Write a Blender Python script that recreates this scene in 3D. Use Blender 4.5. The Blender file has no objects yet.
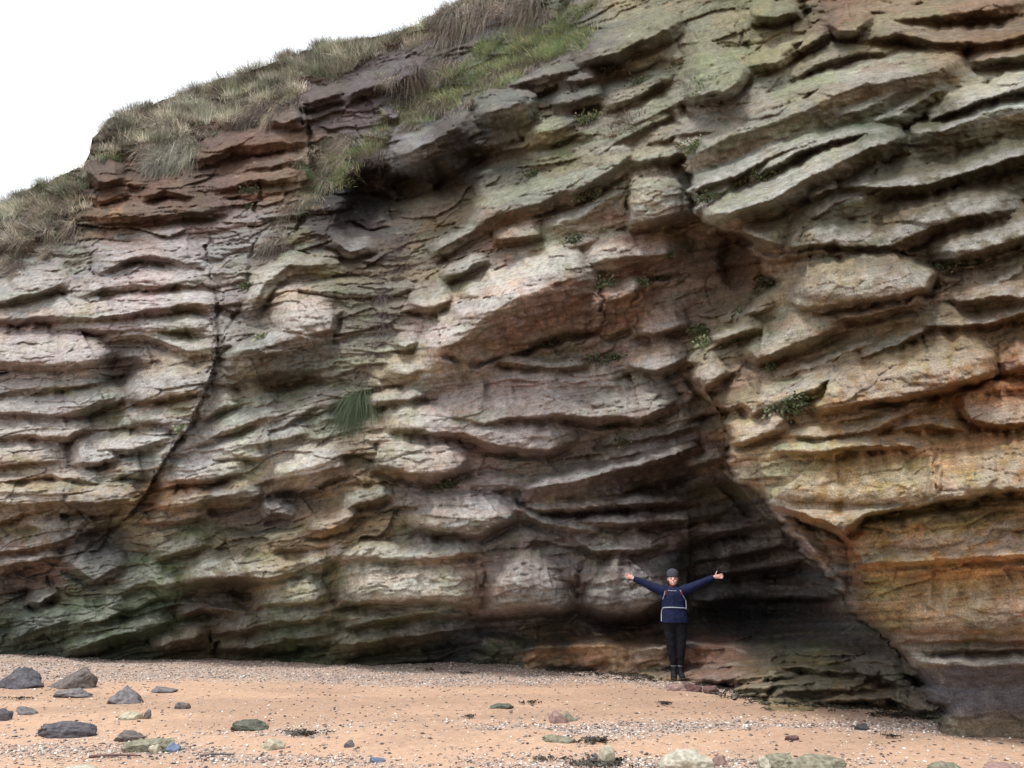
import bpy, math, random
import numpy as np
from mathutils import Vector, Matrix
rng = np.random.default_rng(7)
random.seed(7)
scene = bpy.context.scene
COL = scene.collection

# ------------------------------------------------------------------ camera
F = 770.0
CZ = 1.54
PITCH = math.radians(14.1)
CP, SP = math.cos(PITCH), math.sin(PITCH)
cam_d = bpy.data.cameras.new('camera'); cam = bpy.data.objects.new('camera', cam_d); COL.objects.link(cam)
cam.location = (0, 0, CZ); cam.rotation_euler = (math.pi/2 + PITCH, 0, 0)
cam_d.sensor_width = 36; cam_d.lens = F/1024*36; cam_d.clip_start = .05; cam_d.clip_end = 4000
scene.camera = cam

def ray(px, py):
    """slope of the sight line: X and Z gained per metre of forward distance"""
    v = 384.0 - py
    f = F*CP - v*SP
    return (px-512.0)/f, (F*SP + v*CP)/f

# ------------------------------------------------------------------ noise
def _hash(ix, iy, seed):
    ix = ix.astype(np.int64); iy = iy.astype(np.int64)
    h = (ix*374761393 + iy*668265263 + seed*1442695041) & 0x7fffffff
    h = ((h ^ (h >> 13))*1274126177) & 0x7fffffff
    return (h ^ (h >> 16)) & 0x7fffffff
def hash01(ix, iy, seed=0):
    return _hash(np.asarray(ix), np.asarray(iy), seed)/float(0x7fffffff)
def gnoise(x, y, seed=0):
    x = np.asarray(x, float); y = np.asarray(y, float)
    x0 = np.floor(x); y0 = np.floor(y); fx = x-x0; fy = y-y0
    u = fx*fx*fx*(fx*(fx*6-15)+10); v = fy*fy*fy*(fy*(fy*6-15)+10)
    def g(i, j):
        a = hash01(x0+i, y0+j, seed)*2*math.pi
        return np.cos(a)*(fx-i) + np.sin(a)*(fy-j)
    n0 = g(0,0)*(1-u)+g(1,0)*u; n1 = g(0,1)*(1-u)+g(1,1)*u
    return (n0*(1-v)+n1*v)*1.5
def fbm(x, y, oct=4, seed=0, gain=.5):
    r = 0; a = 1; tot = 0
    for k in range(oct):
        r = r + a*gnoise(x*2**k, y*2**k, seed+k*17); tot += a; a *= gain
    return r/tot
def sstep(a, b, x):
    t = np.clip((x-a)/(b-a), 0, 1); return t*t*(3-2*t)

# ------------------------------------------------------------------ beach
def zsand(X, Y):
    X = np.asarray(X, float); Y = np.asarray(Y, float)
    Yc = np.clip(Y, -4, 17)
    z = .012*(Yc-12.6) + .03*gnoise(X*.35, Y*.5, 3) + .012*gnoise(X*1.3, Y*1.7, 4)
    z = z + .10*sstep(-5, -9, X)*sstep(12, 15, Yc)
    return z
def sand_hit(px, py):
    rx, rz = ray(px, py); Y = np.full(np.shape(px), 12.0) if np.ndim(px) else 12.0
    for _ in range(12):
        Y = (zsand(rx*Y, Y)-CZ)/rz
    return Y

# ------------------------------------------------------------------ helpers
def tag(o, label=None, cat=None, group=None, kind=None):
    if label: o['label'] = label
    if cat: o['category'] = cat
    if group: o['group'] = group
    if kind: o['kind'] = kind
    return o
def empty(name, loc=(0,0,0), rz=0):
    o = bpy.data.objects.new(name, None); COL.objects.link(o)
    o.location = loc; o.rotation_euler = (0,0,rz); o.empty_display_size = .1
    return o
def np_mesh(name, V, Q=None, T=None, mat=None, smooth=True, cols=None, parent=None, uv=None):
    """verts V, quads Q and triangles T given as arrays"""
    me = bpy.data.meshes.new(name)
    V = np.asarray(V, np.float32)
    nq = 0 if Q is None else len(Q); nt = 0 if T is None else len(T)
    loops = []
    if nq: loops.append(np.asarray(Q, np.int32).ravel())
    if nt: loops.append(np.asarray(T, np.int32).ravel())
    loops = np.concatenate(loops)
    me.vertices.add(len(V)); me.vertices.foreach_set('co', V.ravel())
    me.loops.add(len(loops)); me.loops.foreach_set('vertex_index', loops)
    me.polygons.add(nq+nt)
    st = np.concatenate([np.arange(nq)*4, nq*4+np.arange(nt)*3]).astype(np.int32)
    me.polygons.foreach_set('loop_start', st)
    me.update(calc_edges=True)
    if smooth: me.polygons.foreach_set('use_smooth', np.ones(nq+nt, bool))
    if cols is not None:
        a = me.color_attributes.new('Col', 'FLOAT_COLOR', 'POINT')
        c = np.ones((len(V),4), np.float32); c[:,:cols.shape[1]] = cols
        a.data.foreach_set('color', c.ravel())
    if uv is not None:
        l = me.uv_layers.new(name='strata')
        l.data.foreach_set('uv', np.asarray(uv, np.float32)[loops].ravel())
    me.validate()
    if mat: me.materials.append(mat)
    o = bpy.data.objects.new(name, me); COL.objects.link(o)
    if parent: o.parent = parent
    return o

def new_mat(name):
    m = bpy.data.materials.new(name); m.use_nodes = True
    nt = m.node_tree; nt.nodes.clear()
    out = nt.nodes.new('ShaderNodeOutputMaterial'); b = nt.nodes.new('ShaderNodeBsdfPrincipled')
    nt.links.new(b.outputs[0], out.inputs[0])
    b.inputs['Roughness'].default_value = .9
    b.inputs['Specular IOR Level'].default_value = .25
    return m, nt, b
def N(nt, t, **kw):
    n = nt.nodes.new(t)
    for k, v in kw.items():
        if k.startswith('i_'): n.inputs[k[2:].replace('_',' ')].default_value = v
        else: setattr(n, k, v)
    return n
def ramp(nt, src, stops):
    r = nt.nodes.new('ShaderNodeValToRGB'); e = r.color_ramp.elements
    while len(e) < len(stops): e.new(.5)
    for k, (p, c) in enumerate(stops):
        e[k].position = p; e[k].color = (c, c, c, 1) if np.isscalar(c) else (*c, 1)
    nt.links.new(src, r.inputs[0]); return r.outputs[0]
def mix(nt, typ, fac, a, b):
    m = nt.nodes.new('ShaderNodeMix'); m.data_type = 'RGBA'; m.blend_type = typ
    for k, v in ((0, fac), (6, a), (7, b)):
        if hasattr(v, 'links'): nt.links.new(v, m.inputs[k])
        else: m.inputs[k].default_value = (v if k == 0 else (*v, 1) if not np.isscalar(v) else (v, v, v, 1))
    return m.outputs[2]

def simple_mat(name, col, rough=.85, var=.15, scale=20, bump=.0, col2=None):
    m, nt, b = new_mat(name)
    tc = N(nt, 'ShaderNodeTexCoord'); n = N(nt, 'ShaderNodeTexNoise', i_Scale=scale, i_Detail=6.0)
    nt.links.new(tc.outputs['Object'], n.inputs['Vector'])
    c2 = col2 or tuple(x*(1-2*var) for x in col)
    r = ramp(nt, n.outputs[0], [(.3, tuple(c2)), (.7, tuple(min(1, x*(1+var)) for x in col))])
    nt.links.new(r, b.inputs['Base Color']); b.inputs['Roughness'].default_value = rough
    if bump:
        bp = N(nt, 'ShaderNodeBump', i_Strength=bump, i_Distance=.01)
        nt.links.new(n.outputs[0], bp.inputs['Height']); nt.links.new(bp.outputs[0], b.inputs['Normal'])
    return m
# ------------------------------------------------------------------ the bedding of the cliff
# every ledge: its lip as a line, how far it juts (m), the extent of its upper face, the extent of its underside
LEDGES = [
 # upper left, brown beds under the turf
 ([(187,163),(233,147),(277,143),(307,140)],.35,14,10),
 ([(140,200),(165,190),(200,199)],.25,9,6),
 ([(87,217),(120,218),(153,216),(233,207)],.3,12,7),
 ([(83,170),(100,182),(126,178)],.45,20,10),
 ([(83,196),(100,200),(130,190)],.2,10,6),
 ([(300,105),(320,100),(345,92)],.3,10,8),
 ([(213,190),(245,182),(275,180),(300,176)],.2,12,5),
 ([(240,170),(270,166),(305,160)],.18,9,5),
 ([(265,120),(285,122),(303,116)],.5,14,12),
 ([(340,100),(370,88),(400,78),(430,66)],.35,12,8),
 ([(380,115),(395,118),(400,112)],.2,10,4),
 # left wall
 ([(-60,318),(0,302),(35,292),(70,281)],.45,26,8),
 ([(93,275),(123,262),(150,256),(187,263),(207,262)],.28,22,6),
 ([(66,297),(100,290),(133,286),(175,283),(212,288)],.25,16,5),
 ([(-60,328),(0,320),(40,317),(80,317),(133,313),(173,308),(200,303),(214,308)],.33,17,7),
 ([(53,329),(100,328),(133,333),(187,328),(215,332)],.22,12,5),
 ([(105,338),(150,336),(190,352),(216,350)],.24,12,6),
 ([(-60,352),(0,360),(53,368),(97,364),(112,350)],.42,30,8),
 ([(0,342),(50,346),(96,347)],.12,9,3),
 ([(-60,392),(0,393),(67,386),(112,379)],.26,20,6),
 ([(-60,412),(0,412),(67,413),(112,399),(122,390)],.34,18,8),
 ([(-60,436),(0,438),(33,435),(67,437),(93,425)],.34,20,7),
 ([(-60,462),(0,463),(40,463),(67,460)],.36,22,6),
 ([(70,463),(100,462),(120,456)],.3,20,6),
 ([(127,403),(167,398),(203,386)],.22,36,5),
 ([(117,426),(150,421),(190,430)],.22,16,5),
 ([(83,447),(133,450),(173,437)],.26,18,6),
 ([(-60,486),(0,483),(53,474),(100,484),(120,480)],.24,12,6),
 ([(-60,506),(0,505),(53,502),(97,503),(135,497)],.42,20,12),
 ([(-60,524),(0,520),(25,512),(42,507)],.18,9,5),
 ([(-60,556),(0,552),(40,546),(75,536)],.3,16,9),
 ([(-60,570),(0,567),(35,561),(60,553)],.25,8,8),
 ([(20,520),(60,540),(95,526)],.15,20,6),
 ([(60,560),(95,578),(130,560)],.22,22,8),
 ([(25,598),(40,603),(58,592)],.25,18,6),
 ([(67,626),(100,621),(128,606)],.3,20,8),
 ([(63,652),(100,640),(153,627),(175,618)],.35,18,12),
 ([(10,640),(40,628),(75,620)],.25,16,10),
 ([(120,590),(150,580),(175,592)],.2,20,8),
 # joint and blocks right of it
 ([(247,317),(256,300),(266,283),(290,266),(340,264)],.28,12,10),
 ([(272,331),(300,334),(330,328),(336,310)],.42,38,6),
 ([(223,372),(247,352),(272,346),(300,337),(332,339)],.55,14,42),
 ([(208,385),(240,372),(262,360)],.2,22,12),
 ([(218,350),(235,344),(247,330)],.2,30,6),
 ([(180,447),(227,431),(267,417),(290,412)],.22,14,5),
 ([(195,425),(215,410),(240,400)],.18,16,5),
 ([(250,408),(265,405),(278,396)],.18,10,4),
 ([(230,452),(275,440),(310,432)],.2,12,5),
 ([(255,432),(285,426),(320,400)],.15,10,4),
 ([(157,481),(187,480),(215,476),(247,473)],.34,16,6),
 ([(205,462),(240,456),(262,458)],.15,10,4),
 ([(150,503),(170,507),(200,502),(247,492),(262,489)],.36,12,12),
 ([(150,524),(175,520),(210,516)],.22,12,6),
 ([(228,500),(250,497),(262,492)],.2,10,6),
 ([(273,481),(300,477),(325,468),(345,461)],.42,20,14),
 ([(304,529),(320,530),(345,524),(360,512)],.34,16,8),
 ([(262,516),(280,512),(295,516)],.25,12,6),
 ([(150,560),(175,552),(210,545)],.2,14,6),
 ([(180,584),(210,579),(233,577),(267,579),(303,571)],.5,22,16),
 ([(300,572),(330,560),(350,550)],.25,16,8),
 ([(250,604),(287,604),(315,600),(330,590)],.42,22,12),
 ([(175,616),(205,606),(240,612)],.25,16,8),
 ([(213,634),(250,627),(283,621),(335,617)],.36,18,12),
 ([(150,648),(180,640),(210,634)],.28,14,12),
 ([(216,652),(250,648),(285,640),(340,636)],.3,14,12),
 # centre
 ([(373,462),(400,470),(433,476),(460,466),(472,456)],.5,32,10),
 ([(365,438),(395,442),(423,448),(473,456)],.2,8,4),
 ([(407,528),(440,531),(480,533),(505,521),(516,505)],.42,34,8),
 ([(342,512),(360,502),(395,497)],.25,14,6),
 ([(335,561),(360,559),(407,558),(450,556),(484,550)],.45,16,8),
 ([(335,602),(380,600),(420,599),(455,603),(482,608)],.42,40,7),
 ([(484,608),(530,609),(560,608),(577,598)],.46,50,10),
 ([(340,628),(375,620),(420,614),(470,616)],.4,14,12),
 ([(330,645),(370,640),(400,637),(440,632),(478,627)],.36,12,16),
 ([(520,492),(555,486),(587,478),(640,464),(700,446)],.55,12,26),
 ([(470,486),(500,484),(525,486)],.2,10,6),
 ([(520,508),(573,509),(620,505),(690,500)],.25,8,6),
 ([(580,521),(627,524),(690,519),(730,510)],.25,9,6),
 ([(490,500),(540,520),(575,528),(600,532)],.2,8,6),
 ([(573,540),(593,550),(630,550),(668,545)],.25,14,5),
 ([(580,604),(610,611),(640,613),(668,598),(680,580)],.55,54,12),
 ([(383,368),(410,373),(440,361),(457,367)],.28,10,14),
 ([(463,373),(500,361),(553,367),(600,363)],.2,7,5),
 ([(470,385),(520,378),(575,383),(625,377)],.2,8,5),
 ([(418,342),(440,351),(460,341),(487,314),(527,294),(560,281),(600,279)],.75,30,52),
 ([(578,263),(610,260),(650,256),(690,250)],.5,22,22),
 ([(585,315),(617,298),(652,286)],.4,18,34),
 ([(630,330),(655,333),(690,322)],.3,22,6),
 ([(625,366),(655,370),(690,356)],.36,24,8),
 ([(436,407),(460,418),(483,423),(513,417),(573,414),(640,419),(680,398)],.5,38,8),
 ([(550,417),(575,411),(600,410)],.2,10,10),
 ([(371,404),(407,401),(429,393)],.3,12,6),
 ([(383,430),(420,429),(463,432),(500,446),(547,449),(578,438)],.45,24,9),
 ([(600,446),(640,440),(700,425)],.25,14,8),
 ([(590,462),(640,452),(700,438)],.2,10,6),
 ([(438,281),(467,271),(488,259)],.3,12,6),
 ([(408,303),(430,308),(455,298)],.35,22,8),
 ([(395,340),(405,345),(420,340)],.25,14,6),
 ([(513,274),(547,268),(583,254)],.4,15,5),
 ([(440,318),(470,298),(520,272)],.16,9,3),
 ([(493,238),(520,238),(545,232)],.4,16,6),
 ([(545,255),(575,247),(600,238)],.25,12,5),
 # slabs stepping up from the centre
 ([(468,232),(493,215),(530,205),(575,190),(620,163),(642,150)],.5,22,14),
 ([(430,255),(460,238),(486,222)],.3,14,10),
 ([(540,232),(570,220),(600,205),(628,190)],.35,8,30),
 ([(470,205),(500,196),(520,180)],.2,10,5),
 ([(627,222),(650,220),(684,213),(705,205)],.5,48,10),
 ([(622,163),(650,161),(684,152),(720,137)],.45,22,8),
 ([(398,160),(415,150),(435,140),(455,126),(472,113)],.9,12,40),
 ([(352,212),(372,222),(392,216)],.35,14,8),
 ([(372,186),(395,194),(420,190)],.3,12,6),
 ([(330,240),(350,252),(378,246)],.3,14,8),
 ([(474,120),(490,114),(510,106),(537,98)],.7,12,34),
 ([(503,88),(525,82),(545,76),(582,68)],.45,10,12),
 ([(553,104),(575,101),(603,92)],.4,12,12),
 ([(558,82),(585,82),(607,74)],.35,10,8),
 ([(524,135),(545,132),(580,120)],.35,10,14),
 ([(573,66),(593,61),(625,48),(650,38),(684,20)],.6,22,12),
 ([(600,40),(625,32),(650,15)],.3,12,8),
 ([(575,168),(610,148),(640,130),(684,110)],.3,14,6),
 ([(600,110),(640,95),(670,75)],.25,14,6),
 ([(620,128),(650,118),(690,98)],.3,12,5),
 ([(690,-20),(740,-30),(800,-40)],.4,20,10),
 ([(684,95),(705,95),(727,91),(740,78),(748,66)],.65,60,9),
 ([(748,68),(777,61),(803,48),(830,30)],.35,12,6),
 ([(828,24),(840,31),(856,30),(874,18)],.6,20,7),
 ([(750,16),(775,18),(800,12)],.4,16,8),
 # long slabs, upper right
 ([(857,40),(900,33),(937,43),(985,44),(1020,38),(1080,30)],.4,16,7),
 ([(880,22),(920,18),(960,12),(1024,4)],.4,12,10),
 ([(790,80),(824,62),(860,52),(900,52)],.25,10,5),
 ([(640,145),(684,134),(734,127),(777,108),(824,88),(870,74),(920,63),(960,56)],.42,14,7),
 ([(684,160),(730,136),(770,124),(815,106),(850,89),(870,84),(937,71),(966,55)],.55,14,32),
 ([(966,62),(1000,58),(1060,50)],.35,14,8),
 ([(684,194),(730,178),(784,151),(837,137)],.4,14,6),
 ([(740,165),(775,148),(800,130)],.2,10,5),
 ([(820,120),(860,112),(897,92),(917,79),(957,86)],.35,12,22),
 ([(868,122),(900,115),(935,92),(962,88)],.3,10,14),
 ([(928,121),(957,108),(990,98),(1024,88),(1090,70)],.55,15,5),
 ([(910,134),(944,131),(984,114),(1024,107),(1090,95)],.5,11,38),
 ([(750,181),(800,151),(840,138),(897,134)],.4,11,6),
 ([(703,219),(727,214),(770,200),(804,181),(870,148),(906,137)],.75,17,16),
 ([(702,213),(716,196),(735,184)],.2,10,6),
 ([(720,207),(760,192),(800,170),(850,148)],.15,7,3),
 ([(837,188),(884,188),(930,183),(975,170),(1024,156),(1090,140)],.5,20,10),
 ([(808,200),(825,192),(840,187)],.3,10,6),
 ([(800,222),(840,205),(880,196)],.25,14,26),
 ([(784,248),(817,244),(890,247),(930,226),(975,215),(1024,208)],.4,26,12),
 ([(930,262),(970,254),(1024,236),(1090,220)],.5,24,14),
 ([(740,232),(765,240),(784,246)],.35,18,10),
 ([(785,300),(800,307),(830,305),(860,299),(900,297),(925,288),(936,266)],.6,44,8),
 ([(807,311),(830,313),(864,302)],.3,9,6),
 ([(745,345),(757,358),(775,352),(794,343),(820,333),(846,323)],.5,24,10),
 ([(800,330),(850,318),(890,308),(925,300)],.3,10,6),
 ([(709,345),(734,334),(766,327)],.35,12,6),
 ([(720,322),(745,314),(775,306)],.2,10,4),
 ([(693,368),(704,388),(716,380),(728,367)],.5,26,8),
 ([(747,400),(754,414),(771,404),(814,390),(846,367)],.45,20,8),
 ([(770,380),(810,368),(850,352),(880,340)],.15,6,4),
 ([(860,358),(895,345),(932,326)],.3,10,5),
 ([(812,401),(821,408),(845,405),(871,401),(937,388),(999,369)],.65,44,8),
 ([(840,385),(900,378),(960,368),(996,350)],.16,8,4),
 ([(950,294),(960,301),(990,297),(1024,298),(1090,290)],.45,22,8),
 ([(985,288),(1005,282),(1024,270)],.3,9,4),
 ([(912,325),(950,326),(984,323),(1024,312),(1090,300)],.3,16,5),
 ([(1000,372),(1024,368),(1090,355)],.4,26,8),
 ([(960,396),(972,420),(1000,425),(1060,420)],.35,26,6),
 ([(760,424),(771,431),(787,414)],.35,16,6),
 ([(726,441),(745,440),(765,432),(790,425)],.35,16,6),
 ([(780,434),(824,438),(870,430),(895,418),(925,405)],.3,10,6),
 ([(830,422),(870,415),(930,402)],.18,8,4),
 ([(770,452),(815,452),(850,447),(890,446),(930,448)],.28,12,5),
 ([(890,428),(930,425),(970,432)],.2,10,5),
 ([(766,488),(766,503),(800,512),(843,529),(866,514),(917,505),(971,495),(1024,488),(1090,478)],.65,50,7),
 ([(782,480),(820,488),(860,496),(900,480),(930,476)],.14,10,8),
 ([(937,488),(965,492),(992,480),(995,462)],.3,30,6),
 ([(985,450),(1005,470),(1024,476),(1090,480)],.25,16,5),
 ([(851,538),(864,564),(891,561),(950,557),(1000,557),(1090,550)],.22,30,6),
 ([(870,545),(920,548),(980,535),(1040,525)],.12,12,6),
 ([(898,636),(931,641),(980,638),(1024,641),(1090,640)],.3,50,6),
 ([(900,650),(935,650),(980,648),(1040,651)],.22,8,5),
 ([(904,654),(924,662),(971,668),(1024,664),(1090,658)],.42,9,20),
 # buttress toe, cave and shelf
 ([(940,690),(975,703),(1024,695),(1090,690)],.05,18,18),
 ([(770,506),(790,530),(812,548),(826,566)],.3,10,6),
 ([(690,560),(730,556),(780,545),(800,548)],.35,14,8),
 ([(690,575),(740,572),(800,560),(826,574)],.3,12,8),
 ([(690,598),(740,600),(790,598),(835,600)],.45,18,12),
 ([(720,470),(745,490),(760,512),(790,535)],.3,14,10),
 ([(684,470),(710,462),(730,455)],.2,10,6),
 ([(684,540),(720,532),(770,527)],.25,10,8),
 ([(800,585),(825,590),(842,600)],.3,16,10),
 ([(525,650),(545,646),(575,647),(600,644),(628,646)],.3,5,20),
 ([(628,650),(660,650),(690,646),(720,647),(752,646)],.3,5,18),
 ([(754,650),(785,645),(815,648),(838,652)],.35,6,16),
 ([(690,682),(730,680),(765,676),(800,678)],.22,10,5),
 ([(735,690),(765,686),(800,684),(830,680)],.16,6,4),
 ([(850,664),(880,660),(905,668)],.2,10,8),
 ([(820,700),(860,698),(890,700),(925,710)],.14,7,4),
 ([(700,668),(740,666),(790,668),(830,670),(870,676)],.2,5,6),
 ([(770,692),(800,690),(835,688),(880,690)],.12,12,5),
 ([(850,672),(880,678),(915,690)],.15,14,6),
 ([(870,705),(900,700),(930,704)],.1,10,5),
]
# joints and crevices: line, depth (m), half width (px)
CRACKS = [
 ([(211,285),(214,300),(217,330),(217,360),(210,380),(203,393),(197,410),(187,430),(170,450),(158,470),(147,490),(133,513),(100,543),(72,563),(45,573),(28,582),(18,600)],.17,2.4),
 ([(92,250),(90,270),(95,280)],.15,2),
 ([(255,180),(258,200),(262,225)],.25,3),
 ([(210,230),(207,250),(211,285)],.2,2.5),
 ([(262,222),(255,240),(250,270),(245,300),(232,325),(220,350)],.14,2.2),
 ([(303,100),(306,125),(309,150),(309,185),(300,215),(288,240)],.3,4),
 ([(483,563),(484,580),(481,604)],.2,2.2),
 ([(577,560),(578,580),(573,600)],.25,2.4),
 ([(420,575),(421,598)],.12,1.6),
 ([(516,490),(520,505),(530,512),(560,515),(600,513),(640,508)],.3,3),
 ([(784,254),(824,247),(897,252),(930,266),(975,262),(1024,244)],.4,3.5),
 ([(810,318),(864,307),(917,296),(947,283)],.35,3),
 ([(857,409),(905,402),(950,392),(1024,371),(1090,360)],.45,3.2),
 ([(844,532),(864,519),(917,508),(971,498),(1024,491),(1090,482)],.6,4),
 ([(934,446),(933,465),(936,492)],.22,2),
 ([(992,345),(998,360),(998,372)],.2,2),
 ([(433,356),(473,364),(520,354),(567,340),(600,332)],.3,3),
 ([(213,630),(214,645),(213,662)],.3,3),
 ([(747,66),(742,40),(745,20)],.2,2.5),
 ([(805,0),(806,20),(800,40),(790,52),(775,58)],.4,5),
 ([(630,175),(628,200),(630,222)],.25,2),
 ([(652,286),(636,300),(633,325),(640,340)],.2,2.4),
 ([(600,279),(606,300),(598,330),(575,348)],.2,2.2),
 ([(884,187),(870,195),(840,205),(815,222),(795,245)],.2,2),
 ([(904,150),(880,165),(860,185)],.15,2),
 ([(66,476),(62,500),(90,520),(65,545)],.12,1.8),
 ([(1000,722),(1001,736),(1004,750)],.35,5),
 ([(765,655),(763,668)],.15,2),
 ([(693,650),(696,668)],.12,2),
]
BULGES = [(850,472,92,32,.50),(965,470,32,20,.18),(965,592,112,42,.55),(905,528,62,20,.25),(862,275,74,26,.35),(950,368,50,18,.25),(735,85,55,34,.5),(303,310,32,24,.4),(165,395,40,30,.35),
 (165,440,34,14,.2),(45,350,60,16,.25),(150,322,60,10,.2),(410,582,68,22,.35),(530,582,46,26,.26),(622,578,52,32,.28),(425,458,44,16,.25),(455,512,56,18,.35),(540,320,66,34,.2),(655,200,28,24,.3),(430,150,40,30,.5),(505,108,34,20,.4),
 (970,700,60,26,.2),(930,130,70,16,.2),(930,205,90,18,.25),(40,485,56,10,.2),(270,365,50,16,.25)]
STEPS = [([(213,288),(216,330),(216,360),(203,393),(187,430),(167,456),(147,490),(120,525)],.5,24),
 ([(303,96),(309,150),(309,190)],.3,26),([(577,555),(577,602)],.2,14),([(688,510),(690,560),(684,610)],.5,14)]
# hollows: centre, radii, depth (m)
HOLLOWS = [
 (122,372,22,16,.45),(384,198,34,26,1.4),(360,226,22,20,.8),(425,188,34,11,.9),(220,594,44,12,.5),(615,73,24,10,.6),(140,172,20,6,.2),
 (560,626,95,13,.55),(650,628,50,13,.6),(770,618,66,20,1.1),(700,560,18,26,.7),(730,500,40,22,.4),(640,478,60,12,.25),
 (30,585,26,14,.4),(300,500,30,12,.4),(235,520,60,12,.35),(870,630,26,22,.3),(495,160,34,10,.4),(290,385,40,10,.25),
 (148,492,14,16,.4),(108,536,22,12,.35),(945,262,36,8,.3),(350,400,18,30,.2),(405,610,60,6,.15),(250,655,50,5,.25),(120,160,30,7,.2),(330,175,18,30,.3),
 (735,262,14,24,.4),(710,300,20,16,.2),(700,410,14,12,.4),(270,360,60,8,.1),(590,392,40,5,.15),
]
# main mass in front: outline of the buttress against the cave and the wall behind
OUTLINE = [(560,-400),(600,-200),(640,0),(668,100),(690,180),(700,219),(725,232),(748,243),(768,285),(752,312),(712,338),(690,362),(700,390),(730,414),(724,436),(728,462),(748,486),(765,505),(787,530),(812,556),(830,580),(850,606),(878,632),(903,655),(926,680),(937,710),(940,740),(942,900)]
BASELINE = [(-1500,640),(-250,650),(0,653),(50,657),(83,660),(167,655),(213,660),(273,662),(340,665),(373,658),(407,661),(497,661),(540,663),(593,669),(640,670),(690,673),(735,684),(768,706),(818,705),(893,711),(933,725),(945,734),(1001,736),(1100,742),(1400,760),(3200,800)]
SKY = [(-1500,380),(-250,285),(0,205),(15,194),(50,180),(83,166),(90,152),(92,139),(110,118),(150,105),(200,86),(260,68),(283,58),(313,48),(340,42),(390,34),(417,24),(440,12),(455,3),(520,-40),(640,-110),(800,-180),(1100,-230),(1600,-260),(3200,-260)]
# ------------------------------------------------------------------ lie of the cliff: large form
def tps(pts):
    P = np.array(pts, float); X = P[:, :2]/100; w = 1/P[:, 2]
    n = len(P)
    d = np.hypot(X[:,None,0]-X[None,:,0], X[:,None,1]-X[None,:,1])
    K = np.where(d > 0, d*d*np.log(d+1e-12), 0) + np.eye(n)*.02
    A = np.zeros((n+3, n+3)); A[:n,:n] = K; A[:n,n] = 1; A[:n,n+1:] = X; A[n,:n] = 1; A[n+1:,:n] = X.T
    s = np.linalg.solve(A, np.concatenate([w, [0,0,0]]))
    def f(px, py):
        r = s[n] + s[n+1]*px/100 + s[n+2]*py/100
        for k in range(n):
            q = (px/100-X[k,0])**2 + (py/100-X[k,1])**2
            r = r + s[k]*.5*q*np.log(q+1e-12)
        return r
    return f
base_pts = [(x, y, float(sand_hit(float(x), float(y)))) for x, y in
            [(-600,645),(-250,650),(0,654),(100,659),(213,659),(340,664),(450,662),(550,664),(640,670),(700,675),(735,684),(768,706),(818,705),(893,711),(925,722)]]
BACK = base_pts + [(-600,300,17),(-250,400,16.2),(0,400,15.6),(0,250,17.2),(100,500,15.0),(100,400,15.2),(100,250,16.3),(100,130,18.3),
 (200,400,15.0),(200,500,14.7),(220,150,18),(340,500,14.2),(340,350,14.9),(340,200,16.4),(340,60,18.6),(500,600,13.7),(500,500,13.8),(500,400,13.8),
 (500,300,13.8),(500,200,14.9),(500,100,15.9),(500,0,17.8),(600,400,13.6),(650,300,13.4),(650,200,12.9),(650,100,13.3),(650,0,14.4),(650,500,13.6),
 (650,600,14.0),(720,560,15.0),(780,600,15.6),(830,600,14.0),(780,500,13.9),(760,400,12.9),(750,300,12.6),(690,250,13.4),(700,640,14.0),(790,650,13.4),(850,650,11.8),(900,660,10.8),
 (600,-200,20),(100,-100,24),(-600,0,24),(1000,300,12),(1000,600,10.6),(1000,0,14),(1600,400,12)]
fy = float(sand_hit(940.,735.))
FRONT = [(940,735,fy),(1001,737,float(sand_hit(1001.,737.))),(1100,742,fy-.3),(1024,640,8.0),(920,640,8.8),(870,570,9.2),(850,500,9.1),(760,480,9.7),(725,440,10.1),(1024,500,7.9),
 (1024,400,8.3),(850,400,9.1),(700,370,10.9),(760,320,10.6),(1024,300,8.5),(800,250,9.8),(703,220,10.9),(1024,200,9.1),(850,150,10.2),(700,150,12.0),
 (1024,50,10.5),(850,50,11.4),(700,50,12.7),(650,0,14.3),(650,100,13.2),(1250,500,7.0),(1250,0,9.6),(700,-200,18),(1024,-200,15),(1600,500,6.4),(1600,0,8.5),(1600,740,6.4),(2600,600,6),(2600,0,8),
 (560,200,13.5),(560,0,16.5),(560,500,12),(600,700,12)]
fB, fF = tps(BACK), tps(FRONT)

def seg_fields(qx, qy, pts):
    """signed distance (positive = above the line in the picture's up) and place along the line, for points near it"""
    P = np.array(pts, float); L = np.concatenate([[0], np.cumsum(np.hypot(*(P[1:]-P[:-1]).T))])
    best = np.full(qx.shape, 1e9); sd = np.zeros(qx.shape); tt = np.zeros(qx.shape)
    for k in range(len(P)-1):
        a, b = P[k], P[k+1]; dx, dy = b-a; l2 = dx*dx+dy*dy
        t = np.clip(((qx-a[0])*dx+(qy-a[1])*dy)/l2, 0, 1)
        ex = qx-(a[0]+t*dx); ey = qy-(a[1]+t*dy); d = ex*ex+ey*ey
        s = np.sign(dy*ex - dx*ey); m = d < best
        best = np.where(m, d, best); sd = np.where(m, s, sd); tt = np.where(m, L[k]+t*math.sqrt(l2), tt)
    return sd*np.sqrt(best), tt/L[-1], L[-1]

def inpoly(x, y, poly):
    q = np.zeros(x.shape, bool); n = len(poly)
    for i in range(n):
        x1, y1 = poly[i]; x2, y2 = poly[(i+1) % n]
        if y1 == y2: continue
        q ^= ((y1 > y) != (y2 > y)) & (x < (x2-x1)*(y-y1)/(y2-y1)+x1)
    return q
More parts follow.
